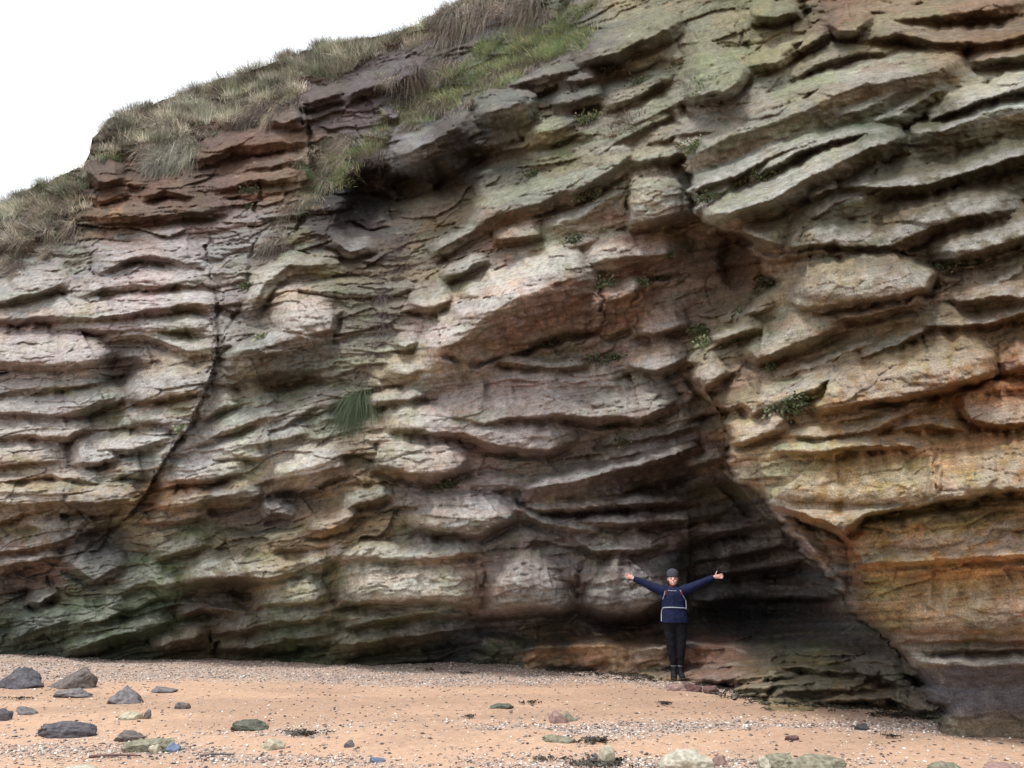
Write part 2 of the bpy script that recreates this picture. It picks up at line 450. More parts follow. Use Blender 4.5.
# grid of sight lines: dense across the picture, wide and coarse beyond it
STEP = 1.25
cin = np.arange(-14, 1039, STEP)
cl = -14 - np.cumsum(STEP*1.07**np.arange(1, 66))[::-1]; cl = cl[cl > -1400]
cr = cin[-1] + np.cumsum(STEP*1.07**np.arange(1, 74)); cr = cr[cr < 3000]
cols = np.concatenate([cl, cin, cr])
SX, SYv = zip(*SKY); BX, BYv = zip(*BASELINE)
tsm = np.interp(cols, np.arange(-1500, 3200, 40.), np.interp(np.arange(-1500, 3200, 40.), SX, SYv)); top = np.interp(cols, SX, SYv) + 3*fbm(cols/23, cols*0, 4, 5) + 1.5*gnoise(cols/5, cols*0, 6)
bot = np.interp(cols, BX, BYv) + 34
top2 = np.maximum(tsm+6, -12)
NR1, NR2 = 90, 600
f1 = np.linspace(0, 1, NR1, endpoint=False); f2 = np.linspace(0, 1, NR2)
PY = np.concatenate([tsm[None]+(top2-tsm)[None]*f1[:,None], top2[None]+(bot-top2)[None]*f2[:,None]])
PY = PY + (top-tsm)[None]*np.exp(-(PY-tsm[None])/24.)
PX = np.broadcast_to(cols[None], PY.shape).copy()
NRW, NC = PY.shape

# bedding direction field -> two coordinates, along (T) and across (S) the beds, in metres
gx = np.arange(-120, 1160, 10.); gy = np.arange(-260, 830, 10.)
GX, GY = np.meshgrid(gx, gy)
c2 = np.zeros(GX.shape); s2 = np.zeros(GX.shape)
def vote(mx, my, ang, w, r=42):
    global c2, s2
    g = w*np.exp(-((GX-mx)**2+(GY-my)**2)/(2*r*r)); c2 += g*math.cos(2*ang); s2 += g*math.sin(2*ang)
for pts, a, up, dn in LEDGES:
    for p, q in zip(pts[:-1], pts[1:]):
        dx, dy = q[0]-p[0], -(q[1]-p[1]); l = math.hypot(dx, dy)
        if abs(math.atan2(dy, dx)) < 1.0: vote((p[0]+q[0])/2, (p[1]+q[1])/2, math.atan2(dy, dx), l)
for mx in range(-100, 1200, 150):
    for my in range(-250, 800, 150): vote(mx, my, math.radians(2 if mx < 350 else 12), 3, 120)
ang = .5*np.arctan2(s2, c2)
def poisson(ux, uy):
    n, m = ux.shape; rhs = np.zeros((n, m)); h = 10.
    ex = .5*(ux[:,1:]+ux[:,:-1]); ey = .5*(uy[1:]+uy[:-1])
    rhs[:,:-1] += ex; rhs[:,1:] -= ex; rhs[:-1] += ey; rhs[1:] -= ey
    rhs *= h
    def basis(k):
        i = np.arange(k); B = np.cos(math.pi*(i[:,None]+.5)*i[None]/k); B[:,0] *= math.sqrt(.5); return B*math.sqrt(2/k)
    Bn, Bm = basis(n), basis(m)
    R = Bn.T@rhs@Bm
    lam = (2*np.cos(math.pi*np.arange(n)/n)-2)[:,None]+(2*np.cos(math.pi*np.arange(m)/m)-2)[None]
    lam[0,0] = 1; R = R/lam; R[0,0] = 0
    return Bn@R@Bm.T
Sg = poisson(-(-np.sin(ang)), -(-np.cos(ang)))/58.*-1
Tg = poisson(np.cos(ang), -np.sin(ang))/58.*-1
def bil(G, x, y):
    u = np.clip((x-gx[0])/10, 0, len(gx)-1.001); v = np.clip((y-gy[0])/10, 0, len(gy)-1.001)
    i = u.astype(int); j = v.astype(int); u = u-i; v = v-j
    r = (G[j,i]*(1-u)+G[j,i+1]*u)*(1-v)+(G[j+1,i]*(1-u)+G[j+1,i+1]*u)*v
    return r + (x-np.clip(x, gx[0], gx[-1]))/58.*(.0 if G is Sg else 1)
S = bil(Sg, PX, PY); T = bil(Tg, PX, PY)
# sign check: S must grow upwards, T to the right
if Sg[0].mean() < Sg[-1].mean(): Sg = -Sg; S = -S
if Tg[:,0].mean() > Tg[:,-1].mean(): Tg = -Tg; T = -T

# wander of every line so that no lip is straight
WX = PX + 3.0*fbm(PX/38, PY/38, 4, 11) + .9*gnoise(PX/6, PY/6, 12)
WY = PY + 4.5*fbm(PX/38, PY/30, 4, 13) + .8*gnoise(PX/7, PY/5, 14)

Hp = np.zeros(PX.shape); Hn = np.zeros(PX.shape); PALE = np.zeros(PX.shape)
def window(pts, pad):
    xs = [p[0] for p in pts]; ys = [p[1] for p in pts]
    c0 = np.searchsorted(cols, min(xs)-pad); c1 = np.searchsorted(cols, max(xs)+pad)
    sub = PY[:, c0:c1]
    rows = np.where(((sub > min(ys)-pad) & (sub < max(ys)+pad)).any(1))[0]
    return slice(rows[0], rows[-1]+1), slice(c0, c1)
for k, (pts, a, up, dn) in enumerate(LEDGES):
    a = a*(1.75 if pts[0][0] > 650 and pts[0][1] < 280 else 1.5)
    w = window(pts, max(up, dn)+22)
    n, t, L = seg_fields(WX[w], WY[w], pts)
    tl = 1+.28*gnoise(t*L/26., t*0+k, 21)+.12*gnoise(t*L/9., t*0+k, 22)
    ends = np.clip(np.minimum(t, 1-t)*L/max(8, min(26, L*.22)), 0, 1)**.6
    up_ = up*(.75+.5*ends)*tl
    # beyond the ends the distance is radial: let it fade fast there
    pw = 1.15+1.5*float(hash01(k, 3, 77)); top_ = np.where(n >= 0, 1-np.clip(n/up_, 0, 1)**pw, 0)
    # slightly rounded lip
    und = np.where(n < 0, 1-np.clip(-n/(dn*tl), 0, 1)**.9, 0)
    h = a*ends*np.where(n >= 0, top_, und)
    Hp[w] = np.maximum(Hp[w], h)
    neg = np.where(n < 0, np.exp(-((-n-dn-1.5)/3.2)**2), 0)*ends*min(.24, .45*a)
    Hn[w] = np.maximum(Hn[w], neg)
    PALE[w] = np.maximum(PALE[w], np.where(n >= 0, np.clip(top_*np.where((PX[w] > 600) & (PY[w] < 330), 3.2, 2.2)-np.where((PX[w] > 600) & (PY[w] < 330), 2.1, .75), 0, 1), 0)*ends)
H = Hp - Hn*np.exp(-Hp/.06)
for pts, d, wd in CRACKS:
    w = window(pts, wd*4+6)
    jog = (hash01(np.floor(S[w]*3.1), S[w]*0, 88)-.5)*min(9, wd*3)          # the joint steps from bed to bed
    n, t, L = seg_fields(WX[w]+jog+3*gnoise(WX[w]/9, WY[w]/9, 89), WY[w], pts)
    ends = np.clip(np.minimum(t, 1-t)*L/14, 0, 1)**.7
    wv = wd*np.clip(.75+1.1*gnoise(t*L/16, t*0, int(L)), .22, 1.6); dv = d*np.clip(.75+.9*gnoise(t*L/22, t*0+5, int(L)+1), .15, 1.2)
    H[w] -= dv*ends*np.exp(-np.abs(n/wv)**2.2)
for pts, hgt, fall in STEPS:      # ground on the far side of a joint stands proud
    w = window(pts, fall*2.5)
    n, t, L = seg_fields(WX[w], WY[w], pts)
    H[w] += hgt*np.exp(-np.clip(np.abs(n)-1, 0, None)/fall)*(n < 0)*np.clip(np.minimum(t, 1-t)*L/20, 0, 1)
for x, y, rx, ry, d in HOLLOWS:
    w = window([(x-rx, y-ry), (x+rx, y+ry)], max(rx, ry)*.8)
    q = ((WX[w]-x)/rx)**2+((WY[w]-y)/ry)**2
    H[w] -= d*np.exp(-q*q*.8)

for x, y, rx, ry, d in BULGES:      # swelling blocks
    w = window([(x-rx, y-ry), (x+rx, y+ry)], 8)
    q = np.clip(1-np.abs((WX[w]-x)/rx)**4-np.abs((WY[w]-y)/ry)**3.4, 0, 1)
    H[w] += .75*d*q**.5
# smaller beds and blocks everywhere, following the bedding
def beds(th, ln, seed, wob):
    s = S/th + wob*fbm(T/(ln*.9), S/(th*3), 3, seed) + .25*gnoise(T/(ln*.25), S/th*.4, seed+1)
    ly = np.floor(s); fs = s-ly
    t = T/ln*(.6+.9*hash01(ly, ly*0, seed+5)) + 7*hash01(ly, ly*0, seed+2) + .35*gnoise(T/(ln*.3), s*.5, seed+3)
    bt = np.floor(t); ft = t-bt
    am = hash01(ly, bt, seed+4)
    tent = np.where(fs < .04, -.35, 0) + np.where(fs < .16, (fs/.16)**.8, 1-.85*((fs-.16)/.84)**(1.1+2.2*hash01(ly, bt, seed+8)))
    joint = 1-np.abs(2*ft-1)**14*(hash01(ly, bt, seed+9) > .45)
    return (am*am*.9+.1)*tent*(.25+.75*joint) + .35*(hash01(ly, bt, seed+6)-.5), ly, bt
B1, _, _ = beds(.46, 2.3, 31, .5)
B2, ly2, bt2 = beds(.20, 1.1, 41, .7)
B3, _, _ = beds(.075, .55, 51, .9)
calm = np.clip(1-Hp/.4, .40, 1)
def facets(cx_, cy_, seed, tilt):
    x = T/cx_ + .3*gnoise(T/cx_*1.3, S/cy_*1.3, seed+9); y = S/cy_ + .3*gnoise(T/cx_*1.3, S/cy_*1.3, seed+10)
    x0 = np.floor(x); y0 = np.floor(y); bd = np.full(x.shape, 1e9); h = np.zeros(x.shape); b2 = np.full(x.shape, 1e9)
    for i in (-1, 0, 1):
        for j in (-1, 0, 1):
            ci = x0+i; cj = y0+j
            px_ = ci+hash01(ci, cj, seed); py_ = cj+hash01(ci, cj, seed+1)
            d = (x-px_)**2+(y-py_)**2
            v = (x-px_)*(hash01(ci, cj, seed+2)-.5)*tilt*1.2 + (y-py_)*(hash01(ci, cj, seed+3)-.72)*tilt*2.2 + (hash01(ci, cj, seed+4)-.5)*tilt*.8
            m = d < bd; b2 = np.where(m, bd, np.minimum(b2, d)); bd = np.where(m, d, bd); h = np.where(m, v, h)
    gap = np.sqrt(b2)-np.sqrt(bd)
    return h, np.exp(-(gap/.05)**2)
F1, G1 = facets(.95, .34, 201, .16)
F2, G2 = facets(.34, .15, 221, .05)
calm = calm*(1-.3*sstep(600, 720, PX)*sstep(400, 300, PY))
H += calm*(.24*B1 + .12*B2*(.5+.6*gnoise(T/2, S/1.5, 61)) + .8*F1 - .03*G1) + .036*B3*(.5+.9*np.clip(.5+gnoise(T/1.5, S/1., 62), 0, 1))*(1-.35*sstep(620, 720, PX)) + F2*(.4+.6*calm) - .006*G2

# weathered surface
U, V = PX/58., PY/58.
rd = 1-np.abs(fbm(T*1.1, S*3.2, 4, 71))*2
smo = 1-.55*sstep(600, 720, PX)*sstep(520, 430, PY)-.25*sstep(700, 760, PX)*sstep(430, 520, PY)
H += .035*fbm(U*1.4, V*1.7, 5, 72)*smo + .02*rd*(.4+calm)*smo + .010*fbm(U*7, V*8, 4, 74)*smo + .014*gnoise(T*.9+2*gnoise(T*.7, S*2, 78), S*15, 79)*(1.4-smo) + .007*gnoise(T*7+3*gnoise(T,S*3,77), S*34, 75)*(.2+calm)
# smooth wave-worn rock at the toe of the buttress and in the back of the cave
JX = WX + 9*gnoise(WY/17, WX*.01, 301) + 5*gnoise(WY/6.5, WX*.02, 302); n_, t_, L_ = seg_fields(JX, WY, OUTLINE)        # positive on the left of the outline (outside the mass in front)
P_ = np.array(OUTLINE, float)
inside = (JX > np.interp(WY, P_[:,1], P_[:,0]))
sd = np.where(inside, np.abs(n_), -np.abs(n_))
worn = inside*sstep(655, 690, PY) + (~inside)*sstep(640, 652, PY)*sstep(500, 540, PX)*0 + .7*(~inside)*sstep(598, 608, PY)*sstep(690, 730, PX)*sstep(650, 642, PY)
worn = np.maximum(worn, .55*inside*sstep(565, 580, PY)*sstep(850, 880, PX)); worn = np.maximum(worn, .45*inside*sstep(448, 460, WY)*sstep(520, 505, WY)*sstep(760, 780, PX)*sstep(935, 925, PX))
H = H*(1-.72*np.clip(worn, 0, 1))
H += .25*np.exp(-(np.maximum(0, PY-735)/8.)**2)*0
# the shelf is seen almost edge on: its steps are long in depth
flat_ = (~inside)*sstep(664, 672, PY)*sstep(680, 720, PX)
H = np.where(flat_ > 0, H*(1-flat_)+flat_*(.75*np.tanh((H*2.6-.35)/.75)), H)
H += .5*sstep(641, 648, WY)*sstep(508, 530, WX)*sstep(930, 800, WX)
# the set-back rock between the noses of the buttress and the cave
INNER = [(700,440),(764,504),(800,514),(841,532),(851,541),(853,562),(862,590),(880,620),(908,655)]
sb = inpoly(WX, WY, INNER+[(900,700),(600,700)]) & inside
n2, _, _ = seg_fields(WX, WY, INNER)
H -= .75*sb*np.clip(np.abs(n2)/5, 0, 1)*sstep(700, 640, PY)
# depth
wf = np.clip(.5+sd/(4+40*(1-sstep(-100, 190, WY))), 0, 1); wf = wf*wf*(3-2*wf)
def coarse(f):
    ci = np.unique(np.r_[np.arange(0, NC, 6), NC-1]); ri = np.unique(np.r_[np.arange(0, NRW, 6), NRW-1])
    G = f(PX[np.ix_(ri, ci)], PY[np.ix_(ri, ci)])
    G = np.array([np.interp(np.arange(NC), ci, g) for g in G])
    k = np.searchsorted(ri, np.arange(NRW), side='right')-1; k = np.clip(k, 0, len(ri)-2); t = ((np.arange(NRW)-ri[k])/(ri[k+1]-ri[k]))[:,None]
    return G[k]*(1-t)+G[k+1]*t
inv = coarse(fB)*(1-wf)+coarse(fF)*wf
inv = np.clip(inv, 1/34., 1/4.8)
# round the edge of the mass in front so that it turns towards the cave
edge = np.exp(-np.clip(sd, 0, None)/6.)*(sd > 0)*sstep(150, 230, PY)*(PY < 742)
D = 1/inv + .35*edge**2 - H*np.clip(1/inv/13., .55, 1.3)
RX, RZ = ray(PX, PY)
Vx = RX*D; Vy = D.copy(); Vz = CZ+RZ*D

# colour of the rock, by place (linear albedo); shade painted into some hollows
def lin(c): return [((v/255.)/12.92 if v/255. <= .04045 else ((v/255.+.055)/1.055)**2.4) for v in c]
BLOBS = [ # x, y, r, rgb of the rock, shade of some hollows included
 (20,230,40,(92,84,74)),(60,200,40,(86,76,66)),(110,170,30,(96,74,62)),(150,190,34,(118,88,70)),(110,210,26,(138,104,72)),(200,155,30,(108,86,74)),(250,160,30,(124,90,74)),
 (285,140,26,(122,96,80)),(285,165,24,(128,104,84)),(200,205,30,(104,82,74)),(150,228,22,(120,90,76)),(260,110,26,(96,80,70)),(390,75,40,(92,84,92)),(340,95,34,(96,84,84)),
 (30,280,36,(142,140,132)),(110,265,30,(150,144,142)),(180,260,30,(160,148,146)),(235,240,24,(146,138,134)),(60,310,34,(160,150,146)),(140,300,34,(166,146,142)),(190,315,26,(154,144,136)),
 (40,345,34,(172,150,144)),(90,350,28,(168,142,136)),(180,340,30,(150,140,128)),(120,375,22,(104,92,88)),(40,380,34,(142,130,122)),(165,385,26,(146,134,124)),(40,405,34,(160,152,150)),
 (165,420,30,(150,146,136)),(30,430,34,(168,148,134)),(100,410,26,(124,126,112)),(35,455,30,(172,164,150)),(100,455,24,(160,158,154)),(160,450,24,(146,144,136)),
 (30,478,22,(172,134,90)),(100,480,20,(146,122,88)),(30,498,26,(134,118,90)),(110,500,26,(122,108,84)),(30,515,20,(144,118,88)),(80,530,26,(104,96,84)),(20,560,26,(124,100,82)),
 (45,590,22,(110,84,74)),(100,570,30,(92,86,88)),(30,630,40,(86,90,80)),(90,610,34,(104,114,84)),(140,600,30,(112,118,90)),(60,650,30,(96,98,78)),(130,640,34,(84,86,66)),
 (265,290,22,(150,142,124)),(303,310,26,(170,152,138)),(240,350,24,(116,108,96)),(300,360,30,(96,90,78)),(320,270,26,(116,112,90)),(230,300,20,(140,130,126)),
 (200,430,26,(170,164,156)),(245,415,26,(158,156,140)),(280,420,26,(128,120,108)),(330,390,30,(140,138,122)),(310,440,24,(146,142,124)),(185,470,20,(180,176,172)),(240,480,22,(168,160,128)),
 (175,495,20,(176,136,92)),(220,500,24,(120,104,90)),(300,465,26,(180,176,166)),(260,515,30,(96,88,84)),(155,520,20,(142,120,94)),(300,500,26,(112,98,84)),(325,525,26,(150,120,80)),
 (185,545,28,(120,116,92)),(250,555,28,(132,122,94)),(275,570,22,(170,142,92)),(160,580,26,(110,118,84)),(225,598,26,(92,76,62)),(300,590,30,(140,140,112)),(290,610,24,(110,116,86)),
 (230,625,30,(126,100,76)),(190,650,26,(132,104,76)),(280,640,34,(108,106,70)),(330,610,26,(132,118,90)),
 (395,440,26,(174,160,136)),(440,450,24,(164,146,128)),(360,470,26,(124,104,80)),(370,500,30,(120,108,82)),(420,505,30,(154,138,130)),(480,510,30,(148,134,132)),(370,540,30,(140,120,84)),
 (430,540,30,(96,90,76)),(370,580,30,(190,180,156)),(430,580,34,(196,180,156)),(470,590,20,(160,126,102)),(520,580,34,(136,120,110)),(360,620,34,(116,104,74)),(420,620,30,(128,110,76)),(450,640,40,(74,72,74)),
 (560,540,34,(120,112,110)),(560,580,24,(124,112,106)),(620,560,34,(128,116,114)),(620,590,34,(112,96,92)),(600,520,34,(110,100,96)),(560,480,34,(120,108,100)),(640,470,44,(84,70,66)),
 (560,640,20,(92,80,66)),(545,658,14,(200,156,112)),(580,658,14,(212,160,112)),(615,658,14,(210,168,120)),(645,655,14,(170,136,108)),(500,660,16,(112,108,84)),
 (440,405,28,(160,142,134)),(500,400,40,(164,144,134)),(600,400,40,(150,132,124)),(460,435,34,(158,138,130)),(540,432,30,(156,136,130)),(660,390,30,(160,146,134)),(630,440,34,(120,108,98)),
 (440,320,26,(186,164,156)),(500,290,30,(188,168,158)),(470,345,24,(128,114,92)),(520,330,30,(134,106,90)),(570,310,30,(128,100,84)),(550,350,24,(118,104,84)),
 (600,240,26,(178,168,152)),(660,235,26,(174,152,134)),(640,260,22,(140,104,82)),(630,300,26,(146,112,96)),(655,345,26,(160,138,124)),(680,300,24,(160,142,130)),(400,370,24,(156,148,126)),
 (540,262,24,(170,160,144)),(460,270,34,(130,120,104)),(430,300,26,(124,108,88)),(380,300,34,(118,114,98)),(360,260,30,(90,80,70)),(430,230,40,(124,112,90)),(400,180,26,(60,54,56)),(365,205,26,(52,46,50)),(350,235,24,(60,52,54)),(385,230,22,(66,58,58)),(440,165,20,(62,56,54)),  # darkest tones paint the shade in the hollow under the boulder
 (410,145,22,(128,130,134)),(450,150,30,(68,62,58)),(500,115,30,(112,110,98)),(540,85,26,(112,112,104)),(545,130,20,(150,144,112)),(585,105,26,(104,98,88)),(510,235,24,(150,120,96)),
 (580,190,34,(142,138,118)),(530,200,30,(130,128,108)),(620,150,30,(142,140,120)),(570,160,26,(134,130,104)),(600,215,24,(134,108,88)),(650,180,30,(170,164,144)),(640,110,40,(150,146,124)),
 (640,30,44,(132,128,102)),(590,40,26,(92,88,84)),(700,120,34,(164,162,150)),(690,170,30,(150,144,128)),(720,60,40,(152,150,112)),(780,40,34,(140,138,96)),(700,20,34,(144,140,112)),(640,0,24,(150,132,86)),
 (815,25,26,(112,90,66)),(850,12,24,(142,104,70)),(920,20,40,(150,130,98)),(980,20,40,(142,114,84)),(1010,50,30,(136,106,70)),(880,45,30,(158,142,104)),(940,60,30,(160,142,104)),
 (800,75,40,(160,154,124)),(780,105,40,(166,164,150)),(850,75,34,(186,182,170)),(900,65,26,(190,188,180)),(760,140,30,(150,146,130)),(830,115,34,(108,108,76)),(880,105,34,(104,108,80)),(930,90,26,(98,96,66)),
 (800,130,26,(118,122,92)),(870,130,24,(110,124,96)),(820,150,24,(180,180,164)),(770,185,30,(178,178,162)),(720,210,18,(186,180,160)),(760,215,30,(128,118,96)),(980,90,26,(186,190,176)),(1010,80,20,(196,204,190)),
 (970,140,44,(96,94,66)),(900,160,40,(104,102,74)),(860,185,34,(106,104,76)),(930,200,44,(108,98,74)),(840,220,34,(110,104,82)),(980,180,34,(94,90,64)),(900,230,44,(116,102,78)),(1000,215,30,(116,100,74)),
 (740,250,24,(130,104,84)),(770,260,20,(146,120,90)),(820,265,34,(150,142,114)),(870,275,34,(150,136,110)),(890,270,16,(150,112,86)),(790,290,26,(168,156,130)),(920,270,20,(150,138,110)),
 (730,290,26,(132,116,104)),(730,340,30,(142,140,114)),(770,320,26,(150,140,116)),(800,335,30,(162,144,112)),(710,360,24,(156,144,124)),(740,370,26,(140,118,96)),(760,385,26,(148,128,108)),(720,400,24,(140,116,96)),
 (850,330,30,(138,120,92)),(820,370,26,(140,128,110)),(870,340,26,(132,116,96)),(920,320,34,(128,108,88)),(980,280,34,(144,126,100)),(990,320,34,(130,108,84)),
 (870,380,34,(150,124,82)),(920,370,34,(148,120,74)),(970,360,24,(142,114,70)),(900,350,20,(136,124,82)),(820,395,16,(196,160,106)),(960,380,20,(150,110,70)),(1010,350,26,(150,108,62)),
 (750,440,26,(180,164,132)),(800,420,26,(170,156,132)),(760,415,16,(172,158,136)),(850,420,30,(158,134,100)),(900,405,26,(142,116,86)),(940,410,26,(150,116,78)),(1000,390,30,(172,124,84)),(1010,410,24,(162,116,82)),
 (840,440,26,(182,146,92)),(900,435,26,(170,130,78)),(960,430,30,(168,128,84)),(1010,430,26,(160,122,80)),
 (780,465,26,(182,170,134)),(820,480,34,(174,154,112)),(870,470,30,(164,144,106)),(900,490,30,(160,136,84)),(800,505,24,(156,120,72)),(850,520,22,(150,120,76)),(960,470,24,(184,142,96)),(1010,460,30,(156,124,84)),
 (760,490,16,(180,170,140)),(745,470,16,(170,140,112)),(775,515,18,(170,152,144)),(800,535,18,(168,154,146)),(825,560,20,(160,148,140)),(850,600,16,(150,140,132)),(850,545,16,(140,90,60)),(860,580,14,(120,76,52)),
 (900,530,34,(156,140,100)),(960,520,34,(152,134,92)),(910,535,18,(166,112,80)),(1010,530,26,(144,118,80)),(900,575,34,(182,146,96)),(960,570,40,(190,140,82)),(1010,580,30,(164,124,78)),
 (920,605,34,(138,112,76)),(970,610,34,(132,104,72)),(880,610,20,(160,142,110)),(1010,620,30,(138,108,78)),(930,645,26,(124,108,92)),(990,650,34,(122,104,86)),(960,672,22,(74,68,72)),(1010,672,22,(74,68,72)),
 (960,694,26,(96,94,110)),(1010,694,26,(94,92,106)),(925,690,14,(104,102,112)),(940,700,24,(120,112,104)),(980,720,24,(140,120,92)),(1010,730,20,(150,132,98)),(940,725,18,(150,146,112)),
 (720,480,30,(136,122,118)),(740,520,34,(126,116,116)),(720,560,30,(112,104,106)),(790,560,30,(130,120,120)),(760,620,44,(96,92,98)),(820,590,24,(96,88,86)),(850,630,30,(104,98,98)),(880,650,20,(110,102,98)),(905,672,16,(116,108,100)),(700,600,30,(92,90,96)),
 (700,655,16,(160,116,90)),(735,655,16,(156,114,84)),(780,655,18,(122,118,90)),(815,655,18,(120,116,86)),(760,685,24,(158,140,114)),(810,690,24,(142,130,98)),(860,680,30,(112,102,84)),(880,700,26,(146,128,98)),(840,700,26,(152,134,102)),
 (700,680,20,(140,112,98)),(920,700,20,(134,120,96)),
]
def blobs(x, y):
    acc = np.zeros(x.shape+(3,)); wt = np.full(x.shape, 1e-9)
    for bx, by, r, c in BLOBS:
        c0 = np.clip(((x-bx)**2+(y-by)**2)/(2*(r*.62)**2), 0, 60); g = np.exp(-c0); wt += g
        acc += g[..., None]*np.array(lin(c))
    return acc/wt[..., None]
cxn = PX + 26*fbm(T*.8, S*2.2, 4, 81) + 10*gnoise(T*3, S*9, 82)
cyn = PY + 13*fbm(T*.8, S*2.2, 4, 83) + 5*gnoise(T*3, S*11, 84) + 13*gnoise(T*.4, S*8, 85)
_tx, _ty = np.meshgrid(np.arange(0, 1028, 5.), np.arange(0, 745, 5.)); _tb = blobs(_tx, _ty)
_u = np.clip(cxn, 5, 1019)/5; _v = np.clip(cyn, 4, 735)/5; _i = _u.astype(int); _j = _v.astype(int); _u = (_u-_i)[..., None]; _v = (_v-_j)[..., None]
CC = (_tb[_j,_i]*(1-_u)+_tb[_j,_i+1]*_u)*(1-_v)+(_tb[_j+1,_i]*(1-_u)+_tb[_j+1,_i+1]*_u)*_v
# rock under the turf is dark earth; layers differ a little; iron patches; lit slab tops painted pale, like lichen
lay = .5+.5*gnoise(T*.25, S*13, 91); blk = hash01(ly2, bt2, 92)
CC *= (.80+.22*lay+.24*blk)[..., None]
tint = np.array([[1.12,.97,.90],[1,1,1],[.90,1.0,1.0],[1.16,1.02,.80],[1.02,.96,.96],[.96,1.04,.88]])[(hash01(ly2*3+1, bt2, 190)*5.999).astype(int)]
CC *= 1+.75*(tint-1)
iron = sstep(.35, .8, fbm(T*1.2, S*4.5, 4, 93)*1.6+.25*gnoise(T*6, S*20, 94))*(.3+.4*sstep(560, 900, PX)*sstep(300, 420, PY))*sstep(660, 640, PY)*sstep(20, 120, PY+.4*np.clip(600-PX, 0, 300))
CC = CC*(1-.5*iron[..., None]) + .5*iron[..., None]*CC*np.array([1.55, .95, .55])
band_ = gnoise(T*.35, S*13, 191)+.6*gnoise(T*.9, S*36, 192)
bw = .35+.65*sstep(620, 800, PX)*sstep(300, 420, PY)*sstep(660, 640, PY)
CC = CC*(1+np.clip(band_, -1, 1)[..., None]*bw[..., None]*np.array([.24, .29, .36]))
wet = sstep(596, 622, PY+14*fbm(U*.8, V*.8, 4, 193))*sstep(500, 380, PX)
CC = CC*(1-wet[..., None]*(1-np.array([.58, .66, .55])))
moss = sstep(.15, .7, fbm(U*1.1, V*1.6, 5, 95)*1.8)*(.75+.25*sstep(480, 620, PY)*(PX < 420))*sstep(150, 260, PY+PX*.4)
CC = CC*(1-.6*moss[..., None]) + .6*moss[..., None]*CC*np.array([.72, .90, .50])
pal = np.clip(PALE, 0, 1)*sstep(-.25, .45, fbm(U*3.5, V*4, 4, 96)+.25)  # slab tops whitened near the lips, lit contrast put into the colour
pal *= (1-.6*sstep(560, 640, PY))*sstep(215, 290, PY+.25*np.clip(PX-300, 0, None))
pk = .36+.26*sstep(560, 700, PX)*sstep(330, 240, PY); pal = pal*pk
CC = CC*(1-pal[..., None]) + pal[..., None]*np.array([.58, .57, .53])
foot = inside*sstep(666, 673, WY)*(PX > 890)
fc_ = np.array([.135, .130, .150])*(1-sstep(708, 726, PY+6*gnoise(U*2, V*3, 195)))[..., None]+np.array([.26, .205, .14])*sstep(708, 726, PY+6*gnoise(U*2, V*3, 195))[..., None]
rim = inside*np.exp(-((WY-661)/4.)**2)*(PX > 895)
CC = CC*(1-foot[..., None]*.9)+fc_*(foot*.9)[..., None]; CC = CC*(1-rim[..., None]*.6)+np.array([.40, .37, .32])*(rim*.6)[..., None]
spk = sstep(.45, .8, fbm(U*9, V*9, 3, 97)*1.7)
CC = CC*(1-.22*spk[..., None])
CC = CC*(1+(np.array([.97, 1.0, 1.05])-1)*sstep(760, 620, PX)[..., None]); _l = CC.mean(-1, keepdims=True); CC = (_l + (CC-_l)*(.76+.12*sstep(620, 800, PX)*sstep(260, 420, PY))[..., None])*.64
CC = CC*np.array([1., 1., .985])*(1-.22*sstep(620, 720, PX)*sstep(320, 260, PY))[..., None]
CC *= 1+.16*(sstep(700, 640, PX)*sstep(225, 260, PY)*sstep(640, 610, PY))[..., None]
turf_dark = sstep(62, 8, PY-top[None]+18*fbm(U*1.5, V*1.5, 3, 98))*(PX < 620)
CC = CC*(1-.5*turf_dark[..., None])+.5*turf_dark[..., None]*np.array([.06, .045, .03])

# land running back from the brink
NB = 16
back = np.array([.05,.15,.35,.7,1.2,2,3,4.5,7,10,14,20,30,45,65,95])
BVx = []; BVy = []; BVz = []
for k, b in enumerate(back):
    BVx.append(Vx[0]*(1+b/Vy[0]*.6)); BVy.append(Vy[0]+b); BVz.append(Vz[0]+b*.16+.06*fbm(cols/30, cols*0+b, 3, 99)*min(1, b)-.02)
AX = np.concatenate([np.array(BVx)[::-1], Vx]); AY = np.concatenate([np.array(BVy)[::-1], Vy]); AZ = np.concatenate([np.array(BVz)[::-1], Vz])
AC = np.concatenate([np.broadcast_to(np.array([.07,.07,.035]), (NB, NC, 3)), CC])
AT = np.concatenate([np.broadcast_to(T[0], (NB, NC)), T]); AS = np.concatenate([S[0][None]+back[::-1, None], S])
nr = NRW+NB
idx = np.arange(nr*NC).reshape(nr, NC)
Q = np.stack([idx[:-1,:-1], idx[1:,:-1], idx[1:,1:], idx[:-1,1:]], -1).reshape(-1, 4)

